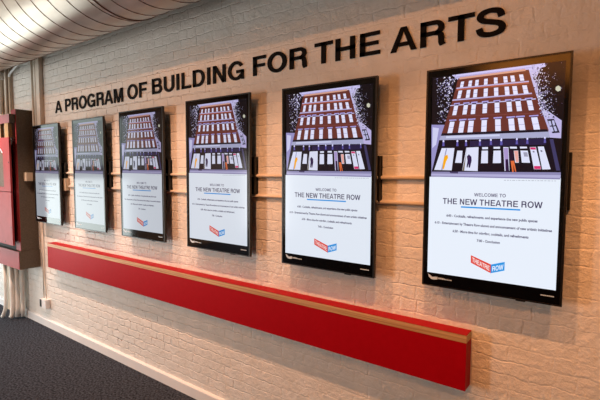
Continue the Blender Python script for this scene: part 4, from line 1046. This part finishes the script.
(7, 110, 104, 150, 874, 760, 876, 761, 878, 761, 880, 759, 877, 759),
(8, 190, 185, 225, 823, 817, 830, 814, 830, 809, 822, 810, 820, 813),
(9, 110, 104, 150, 792, 884, 796, 882, 797, 879, 792, 878, 788, 881),
(7, 205, 198, 230, 818, 845, 820, 846, 821, 844, 820, 843, 818, 844),
(8, 190, 185, 225, 899, 774, 898, 776, 901, 776, 905, 774, 901, 773),
(9, 190, 185, 225, 810, 809, 806, 812, 811, 815, 818, 813, 815, 809),
(7, 190, 185, 225, 838, 959, 836, 959, 835, 960, 837, 961, 838, 960),
(8, 110, 104, 150, 802, 860, 805, 862, 812, 861, 811, 857, 807, 858),
(9, 190, 185, 225, 866, 758, 864, 761, 865, 763, 868, 762, 868, 760),
(6, 14, 10, 16, 875, 893, 871, 890, 864, 887, 864, 893, 868, 898),
(6, 14, 10, 16, 791, 891, 786, 890, 781, 894, 783, 901, 796, 897),
(6, 14, 10, 16, 855, 895, 858, 890, 848, 889, 845, 894, 850, 898),
(6, 14, 10, 16, 875, 761, 871, 762, 870, 764, 873, 765, 877, 764),
(6, 14, 10, 16, 869, 778, 865, 776, 861, 778, 862, 781, 868, 780),
(6, 14, 10, 16, 811, 851, 808, 857, 819, 859, 824, 854, 818, 851),
(6, 14, 10, 16, 786, 948, 789, 955, 795, 954, 802, 947, 793, 944),
(6, 14, 10, 16, 886, 813, 881, 810, 872, 815, 879, 820, 884, 819),
(6, 14, 10, 16, 833, 861, 842, 858, 838, 853, 830, 853, 825, 858),
(6, 14, 10, 16, 792, 941, 796, 942, 801, 941, 799, 935, 792, 936),
(6, 14, 10, 16, 882, 818, 881, 816, 878, 816, 877, 818, 881, 820),
(6, 14, 10, 16, 773, 906, 767, 910, 769, 914, 776, 911, 778, 908),
(6, 14, 10, 16, 849, 848, 858, 853, 864, 848, 863, 843, 854, 843),
(6, 14, 10, 16, 805, 919, 801, 925, 806, 928, 816, 926, 814, 921),
(6, 14, 10, 16, 886, 767, 882, 770, 885, 772, 889, 772, 891, 769),
(6, 14, 10, 16, 879, 761, 873, 758, 869, 764, 871, 767, 880, 765),
(6, 14, 10, 16, 835, 793, 828, 793, 826, 796, 830, 800, 836, 796),
(6, 14, 10, 16, 866, 888, 863, 890, 867, 891, 872, 890, 870, 888),
(6, 14, 10, 16, 818, 892, 821, 894, 824, 889, 822, 888, 816, 889),
(6, 14, 10, 16, 908, 764, 911, 760, 906, 759, 902, 759, 902, 764),
(6, 14, 10, 16, 781, 874, 779, 871, 773, 872, 773, 876, 777, 877),
(6, 14, 10, 16, 880, 775, 884, 775, 886, 773, 885, 769, 881, 770),
(6, 14, 10, 16, 815, 854, 809, 852, 806, 855, 807, 857, 812, 858),
(6, 14, 10, 16, 855, 850, 866, 848, 864, 845, 859, 841, 856, 846),
(6, 14, 10, 16, 881, 825, 871, 825, 872, 830, 877, 831, 881, 830),
(6, 14, 10, 16, 813, 933, 806, 936, 803, 942, 815, 941, 817, 938),
(6, 14, 10, 16, 776, 926, 782, 921, 781, 917, 774, 916, 771, 922),
(6, 14, 10, 16, 867, 825, 859, 826, 853, 827, 857, 831, 864, 830),
(6, 14, 10, 16, 839, 880, 844, 879, 844, 877, 838, 877, 835, 879),
(6, 14, 10, 16, 843, 880, 840, 878, 833, 882, 837, 885, 844, 883),
(6, 14, 10, 16, 875, 831, 878, 826, 876, 823, 872, 824, 871, 829),
(6, 14, 10, 16, 790, 914, 787, 914, 783, 915, 786, 916, 790, 916),
(6, 14, 10, 16, 797, 832, 800, 835, 805, 834, 806, 831, 802, 830),
(6, 14, 10, 16, 763, 919, 769, 920, 777, 919, 775, 912, 765, 914),
(6, 14, 10, 16, 811, 871, 814, 874, 819, 875, 821, 870, 817, 867),
(6, 14, 10, 16, 778, 927, 775, 928, 777, 930, 781, 930, 782, 928),
(6, 14, 10, 16, 851, 780, 843, 781, 847, 785, 855, 786, 857, 781),
(6, 14, 10, 16, 854, 814, 853, 812, 850, 813, 850, 815, 853, 816),
(6, 14, 10, 16, 829, 814, 828, 819, 831, 822, 836, 820, 837, 816),
(6, 14, 10, 16, 840, 863, 842, 861, 840, 859, 835, 861, 834, 863),
(6, 14, 10, 16, 828, 802, 834, 798, 830, 795, 824, 796, 824, 799),
(6, 14, 10, 16, 859, 805, 859, 801, 854, 799, 849, 803, 855, 808),
(6, 14, 10, 16, 856, 938, 858, 934, 852, 935, 848, 938, 852, 939),
(6, 14, 10, 16, 809, 828, 804, 826, 796, 826, 795, 831, 803, 833),
(6, 14, 10, 16, 900, 749, 897, 752, 897, 757, 904, 755, 908, 751),
(6, 14, 10, 16, 832, 910, 825, 915, 832, 920, 838, 917, 841, 910),
(6, 14, 10, 16, 802, 840, 805, 842, 810, 842, 808, 840, 805, 838),
(6, 14, 10, 16, 799, 837, 800, 838, 803, 837, 803, 836, 800, 836),
(6, 14, 10, 16, 827, 806, 822, 809, 821, 813, 829, 812, 831, 809),
(6, 14, 10, 16, 820, 915, 819, 914, 815, 913, 816, 915, 817, 917),
(6, 14, 10, 16, 859, 833, 870, 837, 877, 831, 871, 828, 864, 827),
(6, 14, 10, 16, 840, 782, 832, 779, 828, 783, 829, 787, 835, 786),
(6, 14, 10, 16, 857, 916, 854, 914, 849, 914, 850, 918, 853, 919),
(6, 14, 10, 16, 859, 795, 859, 798, 865, 798, 868, 793, 862, 792),
(6, 14, 10, 16, 871, 886, 863, 882, 859, 887, 859, 894, 868, 891),
(6, 14, 10, 16, 872, 897, 868, 894, 865, 897, 865, 900, 870, 901),
(6, 14, 10, 16, 834, 898, 829, 898, 819, 899, 822, 904, 829, 905),
(6, 14, 10, 16, 778, 917, 780, 918, 785, 916, 782, 914, 777, 914),
(6, 14, 10, 16, 796, 850, 795, 848, 793, 849, 792, 850, 794, 852),
(6, 14, 10, 16, 806, 881, 808, 884, 812, 885, 818, 882, 813, 878),
(6, 14, 10, 16, 163, 869, 153, 873, 159, 879, 169, 878, 174, 871),
(6, 14, 10, 16, 157, 947, 160, 950, 169, 951, 170, 947, 167, 943),
(6, 14, 10, 16, 81, 824, 72, 825, 72, 830, 79, 829, 81, 827),
(6, 14, 10, 16, 103, 848, 105, 850, 109, 850, 110, 848, 107, 847),
(6, 14, 10, 16, 95, 934, 91, 936, 89, 940, 95, 939, 99, 936),
(6, 14, 10, 16, 84, 839, 78, 840, 79, 845, 88, 843, 92, 840),
(6, 14, 10, 16, 163, 858, 169, 864, 175, 860, 182, 855, 169, 852),
(6, 14, 10, 16, 87, 879, 83, 881, 83, 884, 88, 885, 89, 882),
(6, 14, 10, 16, 165, 818, 168, 811, 164, 806, 153, 811, 153, 817),
(6, 14, 10, 16, 205, 952, 206, 957, 210, 957, 217, 955, 211, 953),
(6, 14, 10, 16, 85, 764, 86, 767, 90, 766, 94, 764, 89, 762),
(6, 14, 10, 16, 150, 833, 156, 833, 161, 830, 155, 827, 147, 829),
(6, 14, 10, 16, 145, 834, 152, 835, 155, 830, 149, 827, 144, 830),
(6, 14, 10, 16, 157, 791, 147, 786, 135, 792, 142, 797, 151, 797),
(6, 14, 10, 16, 170, 946, 168, 944, 166, 946, 165, 948, 169, 949),
(6, 14, 10, 16, 158, 919, 160, 911, 153, 910, 146, 910, 142, 915),
(6, 14, 10, 16, 57, 958, 67, 958, 70, 952, 63, 949, 56, 953),
(6, 14, 10, 16, 104, 915, 115, 912, 120, 908, 109, 904, 105, 910),
(6, 14, 10, 16, 165, 862, 171, 860, 170, 852, 161, 855, 156, 860),
(6, 14, 10, 16, 146, 909, 140, 910, 141, 914, 147, 914, 151, 910),
(6, 14, 10, 16, 147, 950, 136, 947, 122, 955, 135, 957, 141, 958),
(6, 14, 10, 16, 129, 928, 120, 931, 118, 937, 127, 938, 130, 933),
(6, 14, 10, 16, 94, 926, 98, 930, 103, 926, 102, 922, 94, 922),
(6, 14, 10, 16, 161, 817, 161, 822, 169, 824, 183, 820, 172, 817),
(6, 14, 10, 16, 82, 838, 83, 844, 98, 842, 98, 836, 88, 832),
(6, 14, 10, 16, 85, 847, 80, 846, 78, 849, 80, 851, 86, 849),
(6, 14, 10, 16, 184, 913, 184, 911, 180, 911, 178, 913, 181, 915),
(6, 14, 10, 16, 139, 804, 148, 803, 144, 799, 136, 796, 130, 802),
(6, 14, 10, 16, 68, 944, 69, 946, 73, 947, 74, 944, 73, 943),
(6, 14, 10, 16, 154, 865, 161, 870, 168, 865, 169, 859, 157, 860),
(6, 14, 10, 16, 83, 820, 80, 823, 88, 827, 97, 822, 94, 819),
(6, 14, 10, 16, 115, 774, 103, 779, 105, 788, 121, 787, 121, 780),
(6, 14, 10, 16, 156, 912, 162, 907, 156, 902, 150, 906, 147, 911),
(6, 14, 10, 16, 74, 877, 84, 882, 96, 878, 90, 873, 84, 871),
(6, 14, 10, 16, 185, 939, 179, 936, 174, 938, 176, 941, 179, 943),
(6, 14, 10, 16, 115, 952, 120, 949, 122, 945, 115, 944, 110, 948),
(6, 14, 10, 16, 173, 823, 179, 821, 175, 819, 171, 818, 170, 822),
(6, 14, 10, 16, 94, 896, 97, 897, 101, 896, 101, 895, 97, 894),
(6, 14, 10, 16, 75, 857, 84, 851, 82, 847, 73, 843, 72, 850),
(6, 14, 10, 16, 104, 766, 101, 770, 103, 771, 107, 771, 108, 768),
(6, 14, 10, 16, 154, 838, 158, 840, 166, 838, 163, 834, 157, 833),
(6, 14, 10, 16, 112, 803, 109, 806, 110, 810, 115, 809, 116, 805),
(6, 14, 10, 16, 141, 945, 151, 946, 162, 942, 156, 938, 148, 938),
(6, 14, 10, 16, 106, 845, 105, 850, 110, 850, 115, 849, 114, 846),
(6, 14, 10, 16, 146, 929, 156, 934, 167, 929, 161, 923, 152, 922),
(6, 14, 10, 16, 146, 870, 149, 869, 151, 866, 145, 867, 142, 869),
(6, 14, 10, 16, 189, 885, 180, 884, 175, 888, 182, 890, 188, 888),
(6, 14, 10, 16, 155, 821, 148, 817, 141, 822, 145, 825, 154, 827),
(6, 14, 10, 16, 178, 798, 173, 800, 174, 803, 180, 803, 181, 800),
(6, 14, 10, 16, 72, 821, 79, 820, 83, 817, 78, 815, 71, 818),
(11, 205, 205, 185, 906, 868, 921, 873, 936, 866, 936, 853, 920, 850, 906, 857),
]

TW, TH = 0.637, 1.107
def emit_material():
    mt = bpy.data.materials.new('lit_screen'); mt.use_nodes = True
    b = mt.node_tree.nodes['Principled BSDF']
    b.inputs['Base Color'].default_value = (0.01, 0.01, 0.012, 1)
    b.inputs['Roughness'].default_value = 0.12
    b.inputs['Specular IOR Level'].default_value = 0.3
    a = N(mt, 'ShaderNodeVertexColor'); a.layer_name = 'Col'
    L(mt, a.outputs['Color'], b.inputs['Emission Color'])
    oi = N(mt, 'ShaderNodeObjectInfo'); sc_ = N(mt, 'ShaderNodeSeparateColor')      # emission dimmed per panel in place of off-angle screen falloff
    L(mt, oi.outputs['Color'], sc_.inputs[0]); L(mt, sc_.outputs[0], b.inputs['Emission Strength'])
    return mt
M['screen'] = emit_material()
polys = []      # (layer, colour, [(u, v)...]) on the display front, u to the right, v up
for f in PICTURE:
    polys.append((f[0], tuple(f[1:4]), [(f[k] / 1000, f[k+1] / 1000) for k in range(4, len(f), 2)]))
SX0, SX1, SY0, SY1 = 0.042, 0.960, 0.063, 0.966
PAGE = (232, 240, 252)
polys.append((0, PAGE, [(SX0, SY0), (SX1, SY0), (SX1, 0.5125), (SX0, 0.5125)]))
INK = (72, 66, 98); BLUE = (32, 150, 230); RED = (226, 74, 62)
def place_word(txt, u0, u1, v0, v1, col, layer, shear=0.0, track=1.0):
    lo = {'T':0.02,'W':0.0,'R':0.1}.get(txt[0], 0.08); k = (u1 - u0) / (word_width(txt) - lo - 0.04); x = u0 - lo * k
    for c in txt:
        if c == ' ': x += 0.38 * k; continue
        f, adv = GL[c]
        for q in f(): polys.append((layer, col, [(x + a * k, v0 + b * (v1 - v0) + shear * (x + a * k - u0)) for a, b in q]))
        x += adv * k
place_word('WELCOME TO', 0.394, 0.617, 0.4285, 0.4430, (88, 82, 114), 3)
place_word('THE NEW THEATRE ROW', 0.154, 0.856, 0.3895, 0.4155, INK, 3)
polys.append((3, BLUE, [(0.297, 0.3755), (0.7165, 0.3755), (0.7165, 0.3820), (0.297, 0.3820)]))
polys.append((3, RED, [(0.383, 0.1665), (0.384, 0.1325), (0.5314, 0.0975), (0.5314, 0.1355)]))
polys.append((3, BLUE, [(0.5314, 0.0975), (0.5314, 0.1355), (0.626, 0.1540), (0.626, 0.1165)]))
place_word('THEATRE', 0.394, 0.522, 0.1375, 0.1575, (250, 235, 235), 5, shear=-0.235)
place_word('ROW', 0.541, 0.617, 0.1065, 0.1280, (235, 245, 255), 5, shear=0.19)
random.seed(9)
x = 0.60
while x < 0.925:       # faint row of fine print under the picture
    w = random.uniform(0.008, 0.022); polys.append((3, (176, 180, 196), [(x, 0.4995), (x + w, 0.4995), (x + w, 0.5020), (x, 0.5020)])); x += w + 0.006
def text_mesh(txt):
    cu = bpy.data.curves.new('t', 'FONT'); cu.body = txt; cu.size = 1.0; cu.offset = 0.032; cu.resolution_u = 2
    o = bpy.data.objects.new('t', cu); COL.objects.link(o)
    dg = bpy.context.evaluated_depsgraph_get(); me = o.evaluated_get(dg).to_mesh()
    vs = [tuple(v.co[:2]) for v in me.vertices]; fs = [[vs[i] for i in p.vertices] for p in me.polygons]
    bpy.data.objects.remove(o); bpy.data.curves.remove(cu)
    return vs, fs
for txt, u0, u1, v0 in (('6:00 - Cocktails, refreshments, and experience the new public spaces', 0.186, 0.830, 0.3315),
                        ('6:15 - Entertainment by Theatre Row alumni and announcement of new artistic initiatives', 0.094, 0.921, 0.2965),
                        ('6:30 - More time for mingling, cocktails, and refreshments', 0.239, 0.777, 0.2625),
                        ('7:00 - Conclusion', 0.4235, 0.587, 0.2290)):
    vs, fs = text_mesh(txt); mn = min(v[0] for v in vs); mxx = max(v[0] for v in vs)
    k = (u1 - u0) / (mxx - mn)
    for f in fs: polys.append((3, (74, 70, 104), [(u0 + (a - mn) * k, v0 + b * k * TW / TH * 1.15) for a, b in f]))
def picture_mesh():
    vs, fs, cols = [], [], []
    for ly, c, pts in polys:
        base = len(vs); y = 0.0036 - ly * 0.00012
        vs += [(u * TW, y, v * TH) for u, v in pts]; fs.append(tuple(range(base, base + len(pts)))); cols.append(c)
    me = bpy.data.meshes.new('screen_picture'); me.from_pydata(vs, [], fs); me.update()
    at_ = me.color_attributes.new('Col', 'FLOAT_COLOR', 'CORNER')
    for p, c in zip(me.polygons, cols):
        cc = srgb(*c)
        for li in p.loop_indices: at_.data[li].color = cc
    # every face turned towards the room
    bm = bmesh.new(); bm.from_mesh(me)
    for f in bm.faces:
        if f.normal.y > 0: f.normal_flip()
    bm.to_mesh(me); bm.free()
    return me

# ------------------------------------------------------------------ displays
def make_display():
    root = empty('wall_display', (0, 0, 0), '', 'screen', 'portrait displays in a row on the brick wall')
    # thin lip around the glass and the stepped body behind it
    bm = bmesh.new(); t = 0.009
    for b in ((0, 0, 0, t, 0.020, TH), (TW - t, 0, 0, TW, 0.020, TH), (t, 0, TH - 0.008, TW - t, 0.020, TH), (t, 0, 0, TW - t, 0.020, 0.006)): add_box(bm, *b)
    bm_obj('bezel_frame', bm, M['black'], root, bevel=0.0012, seg=1)
    bm = bmesh.new()
    add_hexa(bm, [(0.004,0.019,0.004),(TW-0.004,0.019,0.004),(TW-0.03,0.046,0.05),(0.03,0.046,0.05),(0.004,0.019,TH-0.004),(TW-0.004,0.019,TH-0.004),(TW-0.03,0.046,TH-0.05),(0.03,0.046,TH-0.05)])
    bm_obj('back_housing', bm, M['black'], root)
    bm = bmesh.new()
    a, b, c, d = SX0 * TW, SX1 * TW, SY0 * TH, SY1 * TH
    for q in ((t, 0.0025, 0.006, a, 0.006, TH - 0.008), (b, 0.0025, 0.006, TW - t, 0.006, TH - 0.008), (a, 0.0025, 0.006, b, 0.006, c), (a, 0.0025, d, b, 0.006, TH - 0.008)): add_box(bm, *q)
    bm_obj('front_glass', bm, M['glass'], root)
    s = link('lit_picture', picture_mesh(), root, M['screen'])
    # maker's mark bottom left, small word bottom right
    bm = bmesh.new(); U = lambda u, v: (u * TW, v * TH)
    for q in ([(0.048,0.0560),(0.066,0.0510),(0.086,0.0430),(0.090,0.0310),(0.074,0.0330),(0.056,0.0420)],
              [(0.090,0.0310),(0.086,0.0430),(0.104,0.0455),(0.128,0.0470),(0.128,0.0340),(0.108,0.0320)]):
        add_prism(bm, [U(*p) for p in q], 0.0018, 0.0026)
    x = 0.134
    for w, hh in ((.012,.007),(.010,.007),(.013,.007),(.011,.0065),(.010,.004),(.012,.004),(.010,.004),(.012,.004)):
        add_prism(bm, [U(x, .0370), U(x+w, .0370), U(x+w, .0370+hh), U(x, .0370+hh)], 0.0018, 0.0026); x += w + .0025
    bm_obj('maker_mark', bm, M['white_mark'], root)
    bm = bmesh.new(); x = 0.868
    for w in (.012,.009,.011,.012,.008,.011,.010): add_prism(bm, [U(x, .0345), U(x+w, .0345), U(x+w, .0388), U(x, .0388)], 0.0018, 0.0026); x += w + .0016
    bm_obj('small_print', bm, M['white_mark'], root)
    bm = bmesh.new(); add_prism(bm, [(0.703*TW, 0.004), (0.709*TW, -0.006), (0.770*TW, -0.006), (0.776*TW, 0.004)], 0.004, 0.018)
    bm_obj('sensor', bm, M['black'], root, bevel=0.001, seg=1)
    # wall bracket: plate with hooked ends reaching past the housing
    br = bmesh.new(); z0, z1 = 0.425, 0.680
    add_box(br, 0.03, 0.072, z0, TW - 0.002, 0.089, z1)
    for xa in (0.008, TW - 0.012):
        add_prism(br, [(xa, z0), (xa + 0.010, z0), (xa + 0.010, z1), (xa, z1)], 0.052, 0.089)
    add_box(br, 0.06, 0.045, z0 + 0.03, 0.10, 0.075, z1 - 0.03); add_box(br, TW - 0.10, 0.045, z0 + 0.03, TW - 0.06, 0.075, z1 - 0.03)
    bm_obj('wall_bracket', br, M['bracket'], root)
    return root
def copy_thing(o):
    c = o.copy(); COL.objects.link(c)
    for ch in list(o.children):
        d = ch.copy(); COL.objects.link(d); d.parent = c
    return c
D = [(-0.3102,1.2696,-0.0031,0.6218,1.0969,'portrait display beside the red steel cabinet, farthest left of the six, showing a hotel-like brick front'),
     (0.6164,1.2709,-0.0008,0.5947,1.0978,''), (1.4828,1.2704,-0.0004,0.6370,1.1110,''),
     (2.4076,1.2710,-0.0024,0.6678,1.1206,''), (3.3579,1.2654,-0.0013,0.6619,1.1150,''), (4.2948,1.2767,0.0002,0.6224,1.0910,'')]
LAB = ['leftmost portrait display, beside the red steel cabinet at the far end of the wall',
       'second portrait display from the left, under the letters PROGR of the wall lettering',
       'third portrait display from the left, under the word OF and over the red ledge',
       'third portrait display from the right, below the letters DING of the wall lettering',
       'second portrait display from the right, below the word THE of the wall lettering',
       'rightmost and largest-looking portrait display, below the word ARTS at the right end of the ledge']
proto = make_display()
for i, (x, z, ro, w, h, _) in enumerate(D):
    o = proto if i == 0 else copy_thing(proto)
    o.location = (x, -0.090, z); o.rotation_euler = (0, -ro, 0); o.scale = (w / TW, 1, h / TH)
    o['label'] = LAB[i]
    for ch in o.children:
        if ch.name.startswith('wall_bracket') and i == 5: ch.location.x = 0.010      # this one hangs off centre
        if ch.name.startswith('lit_picture'): g = (0.40, 0.44, 0.62, 0.80, 0.92, 1.0)[i]; ch.color = (g, g, g, 1)  # lower emission for panels viewed at a slant

# ------------------------------------------------------------------ red ledge
led = empty('wall_ledge', (2.25, 0.0, 0.77), 'long narrow red ledge with plywood edge and deep red apron under the displays', 'shelf')
X0, X1, YF = -0.035, 4.526, -0.091
def slab(name, zl0, zl1, zr0, zr1, y0, y1, material, x0=X0, x1=X1, bevel=0.0):
    bm = bmesh.new()
    add_hexa(bm, [(x0-2.25,y0,zl0-.77),(x1-2.25,y0,zr0-.77),(x1-2.25,y1,zr0-.77),(x0-2.25,y1,zl0-.77),(x0-2.25,y0,zl1-.77),(x1-2.25,y0,zr1-.77),(x1-2.25,y1,zr1-.77),(x0-2.25,y1,zl1-.77)])
    return bm_obj(name, bm, material, led, bevel=bevel)
slab('plywood_top', 1.008, 1.0435, 1.018, 1.0565, YF, -0.001, M['ply'])
slab('red_top', 1.0435, 1.0455, 1.0565, 1.0585, YF, -0.001, M['red_lam'])
slab('front_apron', 0.769, 1.008, 0.774, 1.018, YF + 0.001, YF + 0.019, M['red_lam'])
slab('end_panel', 0.774, 1.018, 0.774, 1.018, YF + 0.019, -0.001, M['red_lam'], X1 - 0.019, X1)
slab('end_panel', 0.769, 1.008, 0.769, 1.008, YF + 0.019, -0.001, M['red_lam'], X0, X0 + 0.019)

# ------------------------------------------------------------------ spiral duct
DY, DZ, DR = -0.52, 3.334, 0.42
duct = empty('spiral_duct', (2.0, DY, DZ - DR), 'big silver spiral air duct running along the top of the brick wall', 'duct')
bm = bmesh.new(); n = 96; xs = [-3.3 + 0.5 * i for i in range(22)]; rings = []
for x in xs: rings.append([bm.verts.new((x - 2.0, DR * math.cos(2*PI*k/n), DR + DR * math.sin(2*PI*k/n))) for k in range(n)])
for a, b in zip(rings, rings[1:]):
    for k in range(n): bm.faces.new((a[k], a[(k+1) % n], b[(k+1) % n], b[k]))
bm.faces.new(rings[0]); bm.faces.new(rings[-1][::-1])
bm_obj('duct_tube', bm, M['duct'], duct, smooth=True)
bm = bmesh.new(); PITCHX = 0.19; pts = []
turns = int(10.3 / PITCHX); st = 40
for i in range(turns * st):
    a = 2 * PI * i / st; pts.append((-3.2 - 2.0 + PITCHX * i / st, (DR + 0.001) * math.cos(a), DR + (DR + 0.001) * math.sin(a)))
add_tube(bm, pts, 0.003, 5)
bm_obj('spiral_seam', bm, M['seam'], duct, smooth=True)
for xx in (-1.6, 0.35, 2.3, 4.2):
    bm = bmesh.new(); ring = []
    for k in range(n + 1): ring.append((xx - 2.0, (DR + .002) * math.cos(2*PI*k/n), DR + (DR + .002) * math.sin(2*PI*k/n)))
    add_tube(bm, ring, 0.0042, 6, cap=False); bm_obj('joint_band', bm, M['seam'], duct, smooth=True)

# ------------------------------------------------------------------ conduits
def conduit(name, pts, r, label, group=None, material='pipe_paint'):
    o = tube_obj(name, pts, r, M[material]); return tag(o, label, 'pipe', group)
conduit('conduit', [(-0.45,-0.012,1.832), (4.55,-0.012,1.826)], 0.011, 'upper of two thin painted horizontal conduits passing behind the displays')
conduit('conduit', [(0.36,-0.012,1.690), (4.55,-0.012,1.688)], 0.011, 'lower of two thin painted horizontal conduits passing behind the displays')
jb = box_obj('junction_box', (0.24,-0.045,1.645,0.345,-0.001,1.775), M['box'], bevel=0.004)
tag(jb, 'small painted junction box on the brick between the two leftmost displays', 'electrical box')
jb = box_obj('junction_box', (-0.466,-0.140,1.735,-0.395,-0.070,1.835), M['box'], bevel=0.003)
tag(jb, 'small tan junction box beside the brown side of the red cabinet', 'electrical box')
# ------------------------------------------------------------------ far end: pilaster, pipes, outlet
struct('trim_1', (-1.42, -0.04, 0.0, -1.05, 0.0, 4.3), M['plaster'], 0.006)
struct('trim_2', (-3.34, -0.20, 3.005, -1.21, 0.0, 3.09), M['trim'], 0.004)
conduit('conduit', [(-1.26,-0.067,2.57),(-1.26,-0.067,4.28)], 0.026, 'thick painted riser pipe left of the red cabinet, in front of the plaster pier')
conduit('conduit', [(-1.11,-0.056,2.57),(-1.11,-0.056,4.28)], 0.015, 'slim painted riser pipe on the plaster pier left of the red cabinet')
conduit('conduit', [(-0.415,-0.030,1.60),(-0.415,-0.030,3.2)], 0.013, 'thin vertical conduit against the brick beside the brown side of the red cabinet')
conduit('conduit', [(-0.335,-0.024,2.30),(-0.335,-0.024,4.28)], 0.022, 'painted riser pipe standing left of the flat trunking above the leftmost display')
conduit('conduit', [(-0.355,-0.014,1.80),(-0.355,-0.014,0.335)], 0.007, 'left of two thin painted conduits dropping to the wall outlet')
conduit('conduit', [(-0.332,-0.012,1.80),(-0.332,-0.012,0.62),(-0.325,-0.014,0.54),(-0.295,-0.014,0.45),(-0.288,-0.014,0.335)], 0.007, 'right of two thin painted conduits dropping to the wall outlet, bent at its top')
tr = box_obj('cable_trunking', (-0.29,-0.045,2.30,-0.205,-0.001,4.28), M['pipe_paint'], bevel=0.004)
tag(tr, 'flat painted cable trunking rising above the leftmost display', 'pipe')
arc = [(-1.02,-0.05,3.02)] + [(-1.0+0.07*i, -0.05, 3.05+0.11*math.sin(i/7*PI/2)) for i in range(8)] + [(-0.46,-0.05,3.17)]
conduit('conduit', arc, 0.012, 'short white pipe curving under the silver duct at the far end', material='trim')
ob = empty('wall_outlet', (-0.295, 0.0, 0.235), 'small white outlet box low on the brick above the baseboard', 'outlet')
def part(name, b, material, root, bevel=0.0):
    o_ = root.location; return box_obj(name, (b[0]-o_.x, b[1]-o_.y, b[2]-o_.z, b[3]-o_.x, b[4]-o_.y, b[5]-o_.z), material, root, bevel)
part('box_body', (-0.375,-0.055,0.235,-0.225,-0.001,0.338), M['trim'], ob, 0.004)
part('socket_face', (-0.368,-0.059,0.245,-0.330,-0.054,0.330), M['black'], ob)

# ------------------------------------------------------------------ red steel cabinet
cab = empty('steel_cabinet', (-0.9, 0.0, 0.70), 'tall red steel cabinet with brown sides mounted on the brick at the far left', 'cabinet')
part('side_channel', (-0.600,-0.193,0.915,-0.470,-0.001,2.560), M['brown'], cab, 0.004)
part('channel_face', (-0.600,-0.197,0.915,-0.471,-0.193,2.558), M['red_metal'], cab)
part('inside_shade_block', (-1.60,-0.193,0.915,-0.603,-0.001,2.22), M['inside_shade'], cab)
part('base_box', (-1.62,-0.222,0.700,-0.450,-0.001,0.912), M['brown'], cab, 0.004)
part('base_front', (-1.62,-0.227,0.702,-0.452,-0.2225,0.910), M['red_metal'], cab)
part('lower_door', (-1.40,-0.275,0.990,-0.475,-0.255,1.606), M['red_metal'], cab, 0.003)
part('door_support', (-1.30,-0.255,1.00,-0.66,-0.193,2.20), M['inside_shade'], cab)
bm = bmesh.new()          # upper door with an arched opening
xa, xb, za, zb = -1.40+0.9, -0.475+0.9, 1.614-0.7, 2.235-0.7
hx0, hx1, hz0, hz1 = -1.25+0.9, -0.665+0.9, 1.665-0.7, 2.04-0.7
for b in ((xa, za, hx0, zb), (hx1, za, xb, zb), (hx0, za, hx1, hz0)): add_box(bm, b[0], -0.275, b[1], b[2], -0.255, b[3])
k = 10; cxm = (hx0+hx1)/2
top = [(hx0 + (hx1-hx0)*i/k, hz1 + 0.075*math.sqrt(max(0, 1-((i/k-0.5)*2)**2))) for i in range(k+1)]
for p, q in zip(top, top[1:]): add_prism(bm, [(p[0], p[1]), (q[0], q[1]), (q[0], zb), (p[0], zb)], -0.275, -0.255)
ud = bm_obj('upper_door', bm, M['red_metal'], cab)
bm = bmesh.new(); add_box(bm, hx0, -0.262, hz0, hx1, -0.257, hz1+0.08); bm_obj('window_mesh', bm, M['mesh_dark'], ud)
bm = bmesh.new(); add_tube(bm, [(p[0], -0.277, p[1]+0.02) for p in top], 0.007, 6); bm_obj('arch_stripe', bm, M['white_mark'], ud)
for sx, sz in ((-0.505, 1.95), (-0.51, 1.20), (-0.70, 1.02)):
    bm = bmesh.new(); add_tube(bm, [(sx+0.9, -0.2745, sz-0.7), (sx+0.9, -0.279, sz-0.7)], 0.008, 10); bm_obj('screw', bm, M['black'], cab)
part('top_box', (-1.5,-0.255,2.400,-0.485,-0.19,2.500), M['brown'], cab, 0.003)
part('top_box_face', (-1.5,-0.259,2.402,-0.487,-0.2555,2.498), M['dark_red'], cab)
part('wood_post', (-0.620,-0.262,2.236,-0.515,-0.225,2.398), M['wood'], cab)
part('wood_post', (-0.860,-0.262,2.236,-0.740,-0.225,2.398), M['wood'], cab)
part('rear_post', (-0.560,-0.222,2.221,-0.505,-0.194,2.398), M['brown'], cab)

# ------------------------------------------------------------------ white hoses under the cabinet
def hose(pts, r, label):
    o = tube_obj('white_hose', pts, r, M['hose'], n=14); return tag(o, label, 'hose', 'white hoses hanging below the red cabinet')
hose([(-1.00,-0.19,0.698),(-1.00,-0.19,0.45),(-1.00,-0.192,0.25),(-1.01,-0.20,0.12),(-1.045,-0.215,0.03),(-1.06,-0.22,0.022)], 0.022, 'separate white hose left of the bundle below the red cabinet')
hose([(-0.90,-0.155,0.698),(-0.90,-0.155,0.4),(-0.90,-0.155,0.18),(-0.905,-0.165,0.05),(-0.915,-0.175,0.028)], 0.027, 'leftmost hose of the white bundle standing on the carpet')
hose([(-0.875,-0.105,0.698),(-0.875,-0.105,0.4),(-0.873,-0.11,0.15),(-0.87,-0.12,0.03)], 0.027, 'middle hose of the white bundle standing on the carpet')
hose([(-0.85,-0.055,0.698),(-0.85,-0.055,0.4),(-0.845,-0.06,0.15),(-0.84,-0.07,0.03)], 0.026, 'rightmost hose of the white bundle, nearest the baseboard end')
conduit('standpipe', [(-0.925,-0.032,0.0),(-0.925,-0.032,0.699)], 0.028, 'white standpipe against the brick behind the hose bundle', material='hose')
blk = box_obj('end_block', (-0.90,-0.030,0.0,-0.842,-0.001,0.112), M['trim'], bevel=0.003)
tag(blk, 'small white block at the left end of the baseboard', 'block')
